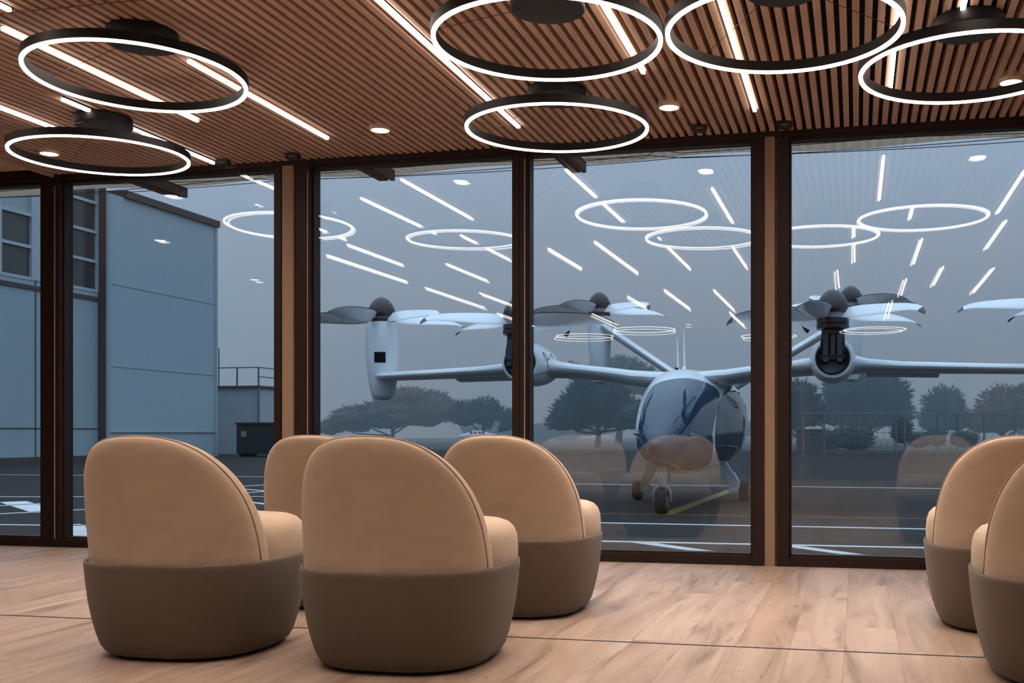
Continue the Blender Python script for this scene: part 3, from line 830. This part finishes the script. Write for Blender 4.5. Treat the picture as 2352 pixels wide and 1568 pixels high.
# propeller ----------------------------------------------------
def blade_bm(sense, R=1.40):
    bm = BM()
    secs = [(.10, .13, 58, 0, 0), (.17, .20, 50, 0, 0), (.28, .27, 42, 0, 0), (.42, .30, 36, 0, 0), (.58, .30, 31, 0, 0), (.74, .265, 28, 0, -.004), (.86, .205, 26, -.012, -.012), (.94, .14, 25, -.035, -.035), (.985, .085, 25, -.065, -.065), (1.0, .04, 25, -.085, -.085)]
    rings = []
    for rr, ch, pit, sw, dz in secs:
        p = math.radians(pit)
        ring = []
        n = 16
        for k in range(n):
            a = 2 * PI * k / n
            u = 0.5 * math.cos(a); v = 0.055 * math.sin(a) * (1 - .25 * math.cos(a))
            # leading edge is +u; rises with pitch
            c_ = (u * ch + sw, v * ch)
            y = c_[0] * math.cos(p) - c_[1] * math.sin(p); z = c_[0] * math.sin(p) + c_[1] * math.cos(p)
            ring.append(Vector((rr * R, y * sense, z + dz)))
        rings.append(ring)
    Rv = loft(bm, rings)
    bm.faces.ensure_lookup_table()
    n = 16
    for ri in range(len(rings) - 1):
        for k in (15, 0):
            bm.faces[ri * n + k].material_index = 1
    for f in bm.faces:
        if min(v.co.x for v in f.verts) > .93 * R * .985: f.material_index = 1
    return bm
BL = {}
def propeller(x, y, z, az0, sense):
    bm = BM(); T_ = Matrix.Translation((x, y, z))
    # spinner
    prof = [(.205, -.02), (.213, .01), (.210, .06), (.193, .12), (.162, .18), (.118, .235), (.064, .275), (.015, .29)]
    lathe(bm, prof, 32, T_)
    pr = part('spinner', bm, M['acblack'])
    bm = BM(); lathe(bm, [(.16, -.10), (.172, -.095), (.175, -.02), (.15, -.018)], 32, T_); part('hub_band', bm, M['acgrey'], pr)
    for k in range(5):
        a = math.radians(az0 + 72 * k)
        if sense not in BL:
            o = part('blade', blade_bm(sense), [M['acwhite'], M['acblack']], pr, auto=60); BL[sense] = o.data
        else:
            o = bpy.data.objects.new('blade', BL[sense]); COL.objects.link(o); o.parent = pr
        o.matrix_local = T_ @ Matrix.Translation((0, 0, -.03)) @ Matrix.Rotation(a, 4, 'Z') @ Matrix.Diagonal((1, 1, 1, 1))
    return pr
# azimuth: 0 = picture left, 90 = forward (towards the viewer)
# tip nacelles (vertical)
def vpod(x, y, prof, name='nacelle', yoff=0.0, mat='acwhite'):
    bm = BM()
    rings = []
    for r, z, dy, ry in prof:
        rings.append([Vector((x + r * math.cos(2 * PI * k / 40), y + dy + r * ry * math.sin(2 * PI * k / 40), z)) for k in range(40)])
    loft(bm, rings)
    return part(name, bm, M[mat])
tip_prof = [(r_ * 1.03, 1 + (z_ - 1) * 1.037, d_, q_) for r_, z_, d_, q_ in [(.06, 1.50, -.05, 1.2), (.13, 1.525, -.05, 1.25), (.165, 1.58, -.05, 1.3), (.195, 1.75, -.05, 1.35), (.228, 2.0, -.04, 1.3), (.245, 2.25, -.03, 1.2), (.235, 2.45, -.01, 1.1), (.212, 2.60, 0, 1.0), (.203, 2.655, 0, 1.0)]]
def tip(sx, az):
    x, y = (-5.18 if sx < 0 else 4.76), .38
    nc = vpod(x, y, tip_prof)
    bm = BM(); lathe(bm, [(.19, 2.715), (.206, 2.72), (.206, 2.765), (.19, 2.77)], 40, Matrix.Translation((x, y, 0))); part('motor_ring', bm, M['acblack'], nc)
    # dark cooling window on the forward face
    bm = BM()
    rows = []
    for j in range(9):
        z = 2.08 + .16 * j / 8
        row = []
        for i in range(9):
            xx = x - sx * (.155 * i / 8) + sx * .0 - sx * .0
            dx = xx - x
            r = .245 - .02 * (2.2 - z); ry = 1.25
            yy = y - .035 + r * ry * math.sqrt(max(0, 1 - (dx / r) ** 2)) + .004
            row.append(bm.verts.new((xx, yy, z)))
        rows.append(row)
    for a, c_ in zip(rows, rows[1:]):
        for i in range(8): bm.faces.new((a[i], a[i + 1], c_[i + 1], c_[i]))
    bmesh.ops.solidify(bm, geom=bm.faces[:], thickness=0.006)
    part('cooling_window', bm, M['acblack'], nc)
    propeller(x, y, 2.82, az, sx)
tip(1, 80); tip(-1, 0)
# inner nacelles: horizontal pods on the wing with tilting motor above
def inner(sx, az):
    x, y = (2.16 if sx > 0 else -2.08), 0.0
    bm = BM()
    prof = [(.235, 1.66), (.262, 1.645), (.285, 1.57), (.30, 1.40), (.308, 1.2), (.308, 1.0), (.298, .8), (.27, .55), (.22, .28), (.15, .02), (.08, -.18), (.02, -.26)]
    rings = [[Vector((x + r * math.cos(2 * PI * k / 40), f, 1.985 + r * math.sin(2 * PI * k / 40))) for k in range(40)] for r, f in prof]
    loft(bm, rings)
    nc = part('nacelle', bm, M['acwhite'])
    bm = BM()
    rings = [[Vector((x + r * math.cos(2 * PI * k / 40), f, 1.99 + r * math.sin(2 * PI * k / 40))) for k in range(40)] for r, f in ((.222, 1.655), (.226, 1.672), (.205, 1.675), (.19, 1.665), (.06, 1.664))]
    loft(bm, rings); part('nacelle_opening', bm, M['acblack'], nc)
    # tilt mechanism
    X = (2.20 if sx > 0 else -2.08); Y = 1.62
    bm = BM(); bar(bm, (X - .09, Y + .08, 1.92), (X - .09, Y, 2.40), .07, .14); bar(bm, (X + .09, Y + .08, 1.92), (X + .09, Y, 2.40), .07, .14)
    tube(bm, [(X, Y + .06, 1.95), (X, Y, 2.42)], .065, 12); tube(bm, [(X - .14, Y + .05, 2.05), (X - .13, Y + .04, 2.36)], .02, 8); tube(bm, [(X + .15, Y + .06, 2.1), (X + .12, Y + .03, 2.38)], .018, 8)
    box(bm, X - .13, X + .13, Y - .06, Y + .1, 2.3, 2.37)
    box(bm, X - .16, X + .16, Y + .0, Y + .14, 1.96, 2.02)
    part('tilt_link', bm, M['acblack'], nc, smooth=False)
    bm = BM(); lathe(bm, [(.14, 2.355), (.19, 2.36), (.212, 2.375), (.212, 2.42), (.20, 2.43), (.21, 2.44), (.21, 2.50), (.18, 2.51)], 40, Matrix.Translation((X, Y, 0))); part('motor', bm, M['acblack'], nc)
    propeller(X, Y, 2.60, az, -sx)
    if sx > 0:      # outlined leaf emblem and the panel seam on the flank that faces the fuselage
        nb = BVHTree.FromPolygons([v.co.copy() for v in nc.data.vertices], [tuple(q.vertices) for q in nc.data.polygons])
        def on_pod(u, v):
            r = (MAi.to_3x3() @ ray(1100 + u * .17857, 660 + v * .17857)).normalized()
            h = nb.ray_cast(camL, r)
            return h[0] - r * .004 if h[0] is not None else None
        for nm, pth, rad, cl in (('emblem', [(822, 838), (850, 855), (876, 900), (885, 935), (905, 915), (916, 872), (924, 853), (938, 875), (942, 915), (928, 965), (892, 1022), (880, 1015), (878, 945), (850, 905), (830, 868)], .0065, True),
                                 ('panel_seam', [(720, 1130), (780, 1112), (842, 1093), (900, 1102), (960, 1108), (1010, 1102)], .006, False)):
            pp = [on_pod(u, v) for u, v in pth]
            pp = [q for q in pp if q is not None]
            if len(pp) > 3:
                bm = BM(); tube(bm, pp, rad, 6, closed=cl); part(nm, bm, M['acblack'], nc)
inner(1, 180); inner(-1, 144)
# tail pods and V tail
def tail(sx, az):
    x, y = (2.16 if sx > 0 else -2.42), -3.55
    pr = [(.05, 1.92, -.1, 1.4), (.13, 1.96, -.1, 1.4), (.17, 2.1, -.08, 1.4), (.205, 2.5, -.04, 1.3), (.22, 2.85, 0, 1.15), (.215, 3.05, 0, 1.05), (.205, 3.17, 0, 1.0)]
    nc = vpod(x, y, pr)
    bm = BM(); lathe(bm, [(.19, 3.17), (.207, 3.175), (.207, 3.245), (.19, 3.25)], 40, Matrix.Translation((x, y, 0))); part('motor_ring', bm, M['acblack'], nc)
    propeller(x, y, 3.34, az, sx)
    bm = BM()
    A, B = Vector((sx * .12, -3.0, 1.68)), Vector((x * .95, -3.25, 2.98))
    ax = (B - A).normalized(); nrm = Vector((0, 1, 0)).cross(ax).normalized()
    rings = []
    for t in (0, .25, .5, .75, 1.0):
        P = A + (B - A) * t; ch = 1.1 - .35 * t
        rings.append([P + Vector((0, yy, 0)) + nrm * zz for yy, zz in airfoil(ch, .17, 24)])
    loft(bm, rings); part('tail_fin', bm, M['acwhite'])
tail(1, 144); tail(-1, 130)
# antennas and roof fittings
for ax_, ay_, h in ((-0.02, .9, .58), (.17, .2, .52)):
    bm = BM(); tube(bm, [(ax_, ay_, 1.84), (ax_, ay_, 1.90), (ax_ + .0, ay_ - .06, 1.95), (ax_ + .02, ay_ - .12, 1.90 + h)], [.05, .035, .018, .006], 8); part('antenna', bm, M['acwhite'])
bm = BM(); box(bm, .05, .09, .95, 1.0, 1.85, 1.925); part('roof_sensor', bm, M['acblack'], smooth=False)
for px, py in ((1466, 996), (1585, 998)):
    h = fus_hit(px, py)
    if h[0] is not None:
        bm = BM(); p = h[0]; tube(bm, [p, p + h[1] * (.06 if h[1].dot(p - camL) < 0 else -.06)], [.022, .016], 10); tube(bm, [p + Vector((0, .05, 0)), p + Vector((-.05, .09, 0))], .008, 6); part('nose_probe', bm, M['metal'])
# landing gear
def wheel(cx_, cy_, r, w, parent):
    bm = BM()
    prof = [(r * .6, -w * .42), (r * .85, -w * .5), (r * .97, -w * .36), (r, -w * .12), (r, w * .12), (r * .97, w * .36), (r * .85, w * .5), (r * .6, w * .42)]
    mt = Matrix.Translation((cx_, cy_, r)) @ Matrix.Rotation(PI / 2, 4, 'Y')
    lathe(bm, prof, 32, mt); wv = part('wheel', bm, M['rubber'], parent)
    bm = BM(); lathe(bm, [(r * .15, -w * .5), (r * .5, -w * .46), (r * .58, -w * .3), (r * .58, w * .3), (r * .5, w * .46), (r * .15, w * .5)], 24, mt); part('wheel_rim', bm, M['metal'], parent)
NX_, NY_ = 0.0, 2.78
bm = BM()
tube(bm, [(NX_, NY_ - .12, .80), (NX_, NY_ - .05, .55), (NX_, NY_ - .02, .42)], [.06, .055, .045], 14)
tube(bm, [(NX_, NY_ - .02, .45), (NX_, NY_, .33)], .065, 14)
tube(bm, [(NX_ + .08, NY_ - .35, .75), (NX_ + .05, NY_ - .08, .52)], .025, 8); tube(bm, [(NX_ - .08, NY_ - .35, .75), (NX_ - .05, NY_ - .08, .52)], .025, 8)
ng = part('nose_gear', bm, M['metal'])
bm = BM()
for s in (-1, 1): tube(bm, [(NX_ + s * .02, NY_, .345), (NX_ + s * .085, NY_, .30), (NX_ + s * .10, NY_, .22), (NX_ + s * .10, NY_, .15)], [.045, .03, .022, .02], 10)
part('fork', bm, M['metal'], ng)
wheel(NX_, NY_, .155, .15, ng)
for sx in (-1, 1):
    wx = sx * .80
    bm = BM()
    # flat tapering leg out of the belly
    A, B = Vector((sx * .42, .45, .66)), Vector((sx * .70, .08, .24))
    rings = []
    for t in (0, .3, .6, 1):
        P = A + (B - A) * t; w_ = .12 - .05 * t
        rings.append([P + Vector((sx * dx * .55, dy * .8, dx * .5)) for dx, dy in ((-w_, -w_), (w_, -w_), (w_, w_), (-w_, w_))])
    loft(bm, rings)
    tube(bm, [(sx * .62, .2, .42), (sx * .72, .1, .20)], .03, 8); tube(bm, [(sx * .66, .16, .42), (sx * .75, .06, .22)], .022, 8)
    box(bm, min(sx * .58, sx * .74), max(sx * .58, sx * .74), -.02, .14, .12, .24, bev=.02)
    mg = part('main_gear', bm, M['acwhite' if sx < 0 else 'metal'])
    wheel(wx, 0.0, .15, .14, mg)
bm = BM(); bar(bm, (.05, 1.9, .55), (.05, 1.86, .38), .03, .05); part('drain_mast', bm, M['acblack'], smooth=False)

# ================================================================== SMALL PLANE, FENCE, TREES
d = 80.0
base = on_d(1095, 1030, d)
sp_ = thing('light_aeroplane', 'small white low-wing aeroplane parked far off below the trees', 'aeroplane', (base.x, base.y, GZ), math.radians(28))
PZ = .3
bm = BM()
fs = [(-1.35, .48, .03, .03), (-1.25, .48, .10, .1), (-.8, .5, .22, .22), (-.2, .60, .28, .32), (.3, .60, .27, .31), (.9, .56, .18, .2), (1.5, .56, .06, .08)]
loft(bm, [[Vector((f, hw * math.cos(2 * PI * k / 20), PZ + zc + hh * math.sin(2 * PI * k / 20))) for k in range(20)] for f, zc, hw, hh in fs]); link_mesh('fuselage', bm, M['acwhite'], sp_, True)
bm = BM(); loft(bm, [[(x0, y, PZ + z - .03), (x1, y, PZ + z - .02), (x1, y, PZ + z + .02), (x0, y, PZ + z + .03)] for y, x0, x1, z in ((-2.3, -.35, .15, .5), (0, -.5, .3, .38), (2.3, -.35, .15, .5))]); link_mesh('wing', bm, M['acwhite'], sp_)
bm = BM(); loft(bm, [[(x0, -.03, PZ + z), (x1, -.03, PZ + z), (x1, .03, PZ + z), (x0, .03, PZ + z)] for x0, x1, z in ((.85, 1.5, .6), (1.4, 1.75, 1.62))]); link_mesh('tail_fin', bm, M['acgrey'], sp_)
for y0 in (-1, 1):
    for x0 in (-.55, -.25, .08, .35):
        bm = BM(); box(bm, x0, x0 + .2, y0 * .245 - .03, y0 * .245 + .03, PZ + .68, PZ + .84, bev=.01); link_mesh('cabin_window', bm, M['acglass'], sp_)
for wx_, wy_ in ((-.8, 0), (.1, .6), (.1, -.6)):
    bm = BM(); lathe(bm, [(.05, -.04), (.12, -.04), (.12, .04), (.05, .04)], 14, Matrix.Translation((wx_, wy_, .12)) @ Matrix.Rotation(PI / 2, 4, 'X')); tube(bm, [(wx_, wy_, .12), (wx_, wy_ * .8, PZ + .45)], .03, 6); link_mesh('wheel', bm, M['rubber'], sp_)

# chain-link fence along the right
p0, p1 = on_z(1835, 1046, GZ), on_z(2420, 1046, GZ)
fn = thing('chain_link_fence', 'thin pipe and wire fence crossing the far apron behind the right window', 'fence', p0)
dv = p1 - p0; L = dv.length; dn = dv.normalized()
hgt = 1.9
bm = BM(); tube(bm, [(0, 0, hgt), dv + Vector((0, 0, hgt))], .025, 6); tube(bm, [(0, 0, hgt * .55), dv + Vector((0, 0, hgt * .55))], .012, 6); link_mesh('top_rail', bm, M['galv'], fn)
for px in (1845, 1893, 2058, 2078, 2152, 2198, 2260, 2330, 2400):
    q = on_z(px, 1046, GZ) - p0
    bm = BM(); tube(bm, [(q.x, q.y, 0), (q.x, q.y, hgt + .05)], .04, 8); link_mesh('fence_post', bm, M['galv'], fn)
bm = BM()
for i in range(40):
    q = dn * (L * (i + .5) / 40); tube(bm, [(q.x, q.y, .05), (q.x + dn.x * .5, q.y + dn.y * .5, hgt)], .006, 4); tube(bm, [(q.x + dn.x * .5, q.y + dn.y * .5, .05), (q.x, q.y, hgt)], .006, 4)
link_mesh('wire_mesh', bm, M['galv'], fn)
# low dark shed by the fence
a = on_d(1832, 1045, 58); c = on_d(1893, 1045, 58)
bm = BM(); w = (c - a).length / 2
hs = on_d(1860, 985, 58).z - GZ
box(bm, -w, w, -1, 1, 0, hs - .12); box(bm, -w - .1, w + .1, -1.1, 1.1, hs - .12, hs)
o = link_mesh('equipment_shed', bm, M['hangar_dark']); o.location = ((a.x + c.x) / 2, (a.y + c.y) / 2, GZ); tag(o, 'small dark shed under the trees right of the tan column', 'shed')

def tree(name, px, d, blobs, label, leaf='leaf', trunk=True, tuft=900, spike=1.0, group='trees beyond the apron', cat='tree', ybase=None):
    """blobs: (px, py, half width px, half height px) of the crown masses at depth d"""
    k = d / FPX
    b0 = on_d(px, HY, d)
    t = thing(name, label, cat, (b0.x, b0.y, GZ), AL, group)
    rnd = random.Random(int(px * 7 + d))
    bl = []
    for (bx_, by_, hw, hh) in blobs:
        bl.append((Vector(((bx_ - px) * k, rnd.uniform(-.15, .15) * hw * k, (HY - by_) * k + HC - GZ)), hw * k, hh * k))
    bm = BM()
    for (c, hw, hh) in bl:
        r = bmesh.ops.create_icosphere(bm, subdivisions=3, radius=1.0)
        for v in r['verts']:
            n_ = v.co.copy()
            f = 0.80 + 0.22 * noise.noise(n_ * 2.3 + Vector((px, d, hw)))
            v.co = Vector((n_.x * hw * f, n_.y * hw * .8 * f, n_.z * hh * f)) + c
    tot = sum(hw * hh for _, hw, hh in bl)
    for (c, hw, hh) in bl:
        N = int(tuft * hw * hh / tot)
        for i in range(N):
            th = rnd.uniform(0, 2 * PI); cz = rnd.uniform(-.75, 1); sz = math.sqrt(1 - cz * cz)
            n_ = Vector((sz * math.cos(th), sz * math.sin(th), cz))
            p = Vector((n_.x * hw, n_.y * hw * .8, n_.z * hh)) * rnd.uniform(.72, .92) + c
            dr = (Vector((n_.x * 1.1, n_.y * 1.1, n_.z * .55 + rnd.uniform(.0, .35))) + Vector((rnd.gauss(0, .22), rnd.gauss(0, .22), rnd.gauss(0, .15)))).normalized()
            ln = rnd.uniform(.25, .75) * spike * min(hw, hh) * .38 + .12
            s = dr.cross(Vector((rnd.random(), rnd.random(), 1))).normalized(); u = dr.cross(s)
            wd = ln * rnd.uniform(.10, .2)
            a = [p - dr * ln * .3 + (s * math.cos(q) + u * math.sin(q)) * wd for q in (0, 2.09, 4.19)]
            V = [bm.verts.new(x) for x in a]; tipv = bm.verts.new(p + dr * ln)
            for i0 in range(3): bm.faces.new((V[i0], V[(i0 + 1) % 3], tipv))
            # side sprigs
            for q in range(2):
                o_ = p + dr * ln * rnd.uniform(.1, .5); e_ = o_ + (dr + s * rnd.choice((-1, 1)) * .8 + Vector((0, 0, .25))) * ln * .45
                V2 = [bm.verts.new(o_ + s * wd * .6), bm.verts.new(o_ - s * wd * .6), bm.verts.new(o_ + u * wd * .6), bm.verts.new(e_)]
                bm.faces.new((V2[0], V2[1], V2[3])); bm.faces.new((V2[1], V2[2], V2[3])); bm.faces.new((V2[2], V2[0], V2[3]))
    me_o = link_mesh('foliage', bm, M[leaf], t, smooth=False)
    if trunk:
        bm = BM()
        top = max(bl, key=lambda q: q[2] * q[1])[0]
        h = top.z
        tr = .035 * h + .06
        tube(bm, [(0, 0, 0), (.03 * h, 0, h * .3), (top.x * .5, 0, h * .65), (top.x, 0, h)], [tr * 1.3, tr, tr * .8, tr * .4], 8)
        for c, hw, hh in bl:
            tube(bm, [(.02 * h, 0, h * rnd.uniform(.2, .35)), (c.x * .55, c.y * .5, c.z * .62), (c.x, c.y, c.z)], [tr * .6, tr * .4, tr * .15], 6)
        link_mesh('trunk', bm, M['bark'], t, True)
    return t
tree('cypress_tree', 1372, 75, [(1372, 925, 82, 62), (1320, 950, 60, 45), (1420, 950, 70, 45), (1290, 968, 42, 26), (1455, 962, 45, 30), (1370, 890, 55, 32), (1345, 870, 40, 25)], 'big dark cypress tree with spiky crown left of the aircraft cockpit', tuft=2600, spike=1.1)
tree('cypress_tree', 1420, 95, [(1420, 850, 70, 34), (1380, 870, 60, 40), (1470, 875, 50, 40), (1310, 850, 30, 22)], 'pale hazy cypress tree showing above the left wing root', tuft=1200, spike=1.1)
tree('cypress_tree', 1990, 78, [(1990, 930, 88, 68), (1940, 900, 55, 45), (2040, 905, 55, 45), (1985, 880, 55, 38), (2060, 950, 40, 40), (1915, 950, 35, 35)], 'broad dark cypress tree behind the right inner propeller pod', tuft=2600, spike=1.2)
tree('cypress_tree', 1838, 70, [(1838, 915, 40, 38), (1852, 950, 50, 38), (1820, 955, 35, 40), (1795, 970, 30, 30)], 'shaggy feathery cypress just right of the tan column', tuft=900, spike=1.9)
tree('cypress_tree', 2165, 85, [(2165, 935, 50, 48), (2150, 965, 45, 34), (2195, 960, 36, 36)], 'smaller hazy cypress between the broad cypress and the brown trees', tuft=900, spike=1.1)
tree('brown_tree', 2300, 80, [(2300, 945, 70, 62), (2360, 930, 60, 55), (2255, 965, 45, 36), (2420, 940, 60, 50)], 'rounded brownish tree mass at the right edge', leaf='leaf2', tuft=1500, spike=.7)
tree('brown_tree', 900, 92, [(900, 950, 90, 42), (820, 962, 70, 36), (980, 940, 80, 46), (760, 980, 40, 22), (940, 915, 60, 30)], 'wide low rounded grove left of centre beyond the apron', leaf='leaf2', tuft=2200, spike=.8)
tree('cypress_tree', 1110, 82, [(1110, 945, 50, 36), (1150, 965, 45, 32), (1070, 950, 40, 34)], 'hazy grey cypress right of the rounded grove, behind the small aeroplane', tuft=900, spike=.9)
for i, (px, py, hw, hh, d_) in enumerate(((1960, 1000, 60, 28, 62), (2070, 985, 28, 26, 60), (2110, 1005, 30, 14, 64), (2150, 998, 30, 16, 68), (2215, 1003, 40, 15, 66), (1900, 1005, 40, 22, 66))):
    labs = ['low dark hedge bush below the broad cypress', 'taller dark bush right of the hedge bush', 'low round bush along the fence, left of its neighbour', 'wider round bush along the fence', 'low bush by the fence near the right chairs', 'low bush right of the small dark shed']
    tree('hedge_bush', px, d_, [(px, py, hw, hh), (px, py + 12, hw * .9, hh)], labs[i], leaf='leaf3', trunk=False, tuft=260, spike=.6, group='bushes along the fence', cat='bush')
for i, (px, hw, hh, d_) in enumerate(((640, 130, 14, 150), (1250, 200, 18, 140), (1660, 120, 20, 140), (1780, 60, 30, 120), (2500, 160, 50, 120))):
    tree('tree_row', px, d_, [(px - hw * .5, 985, hw * .6, hh), (px + hw * .4, 985, hw * .6, hh * 1.1), (px, 995, hw * .5, hh + 10)], ['far hazy tree line by the shed', 'far hazy tree line behind the centre mullion', 'far hazy tree line behind the cockpit', 'far tree behind the tan column', 'far tree mass beyond the right chairs'][i], trunk=False, tuft=300, spike=.5, group='far tree lines')

# morning fog lying over the far side of the apron
k = NT('fog'); vs = k.add('ShaderNodeVolumeScatter'); vs.inputs['Color'].default_value = (.70, .90, 1, 1); vs.inputs['Density'].default_value = 0.0115; vs.inputs['Anisotropy'].default_value = 0.0
k.link(vs.outputs[0], k.out.inputs['Volume'])
if FOG:
    bm = BM(); box(bm, -120, 130, 50, 250, GZ + .03, 40)
    o = link_mesh('fog_bank', bm, k.m); tag(o, 'blue grey fog hanging over the far trees', 'fog', kind='stuff')

# ================================================================== SKY, CAMERA, VIEW
wd = bpy.data.worlds.new('overcast_dusk'); scn.world = wd; wd.use_nodes = True
nt = wd.node_tree; nt.nodes.clear()
out = nt.nodes.new('ShaderNodeOutputWorld'); bg = nt.nodes.new('ShaderNodeBackground')
tc = nt.nodes.new('ShaderNodeTexCoord'); sx_ = nt.nodes.new('ShaderNodeSeparateXYZ')
nt.links.new(tc.outputs['Generated'], sx_.inputs[0])
mr = nt.nodes.new('ShaderNodeValToRGB')
mr.color_ramp.elements[0].position = 0.0; mr.color_ramp.elements[0].color = lin(104, 129, 152)
mr.color_ramp.elements[1].position = 1.0; mr.color_ramp.elements[1].color = (.72, .90, 1.12, 1)
m2_ = mr.color_ramp.elements.new(0.4); m2_.color = lin(146, 166, 188)
m_ = mr.color_ramp.elements.new(0.2); m_.color = lin(126, 147, 170)
nt.links.new(sx_.outputs['Z'], mr.inputs[0])
nz = nt.nodes.new('ShaderNodeTexNoise'); nz.inputs['Scale'].default_value = 5; nz.inputs['Detail'].default_value = 4
mp = nt.nodes.new('ShaderNodeMapping'); mp.inputs['Scale'].default_value = (1, 1, 4)
nt.links.new(tc.outputs['Generated'], mp.inputs[0]); nt.links.new(mp.outputs[0], nz.inputs['Vector'])
r2 = nt.nodes.new('ShaderNodeValToRGB'); r2.color_ramp.elements[0].position = .3; r2.color_ramp.elements[1].position = .7
r2.color_ramp.elements[0].color = (.93, .94, .95, 1); r2.color_ramp.elements[1].color = (1.06, 1.05, 1.04, 1)
nt.links.new(nz.outputs[0], r2.inputs[0])
mx = nt.nodes.new('ShaderNodeMix'); mx.data_type = 'RGBA'; mx.blend_type = 'MULTIPLY'; mx.inputs[0].default_value = 1
nt.links.new(mr.outputs[0], mx.inputs[6]); nt.links.new(r2.outputs[0], mx.inputs[7])
nt.links.new(mx.outputs[2], bg.inputs[0]); bg.inputs[1].default_value = 2.1
nt.links.new(bg.outputs[0], out.inputs[0])

cd = bpy.data.cameras.new('camera'); cam = bpy.data.objects.new('camera', cd); COL.objects.link(cam)
cam.location = (0, 0, HC); cam.rotation_euler = (PI / 2, 0, AL)
cd.sensor_width = 36.0; cd.lens = FPX / 2352 * 36
cd.shift_x = (1176 - CX) / 2352; cd.shift_y = (HY - 784) / 2352
cd.clip_start = 0.05; cd.clip_end = 600
scn.camera = cam
scn.view_settings.view_transform = 'Standard'; scn.view_settings.look = 'None'
scn.view_settings.exposure = 0.0; scn.view_settings.gamma = 1.0
scn.view_settings.use_curve_mapping = False
scn.cycles.transparent_max_bounces = 24
scn.cycles.max_bounces = 6
scn.cycles.sample_clamp_indirect = 6.0
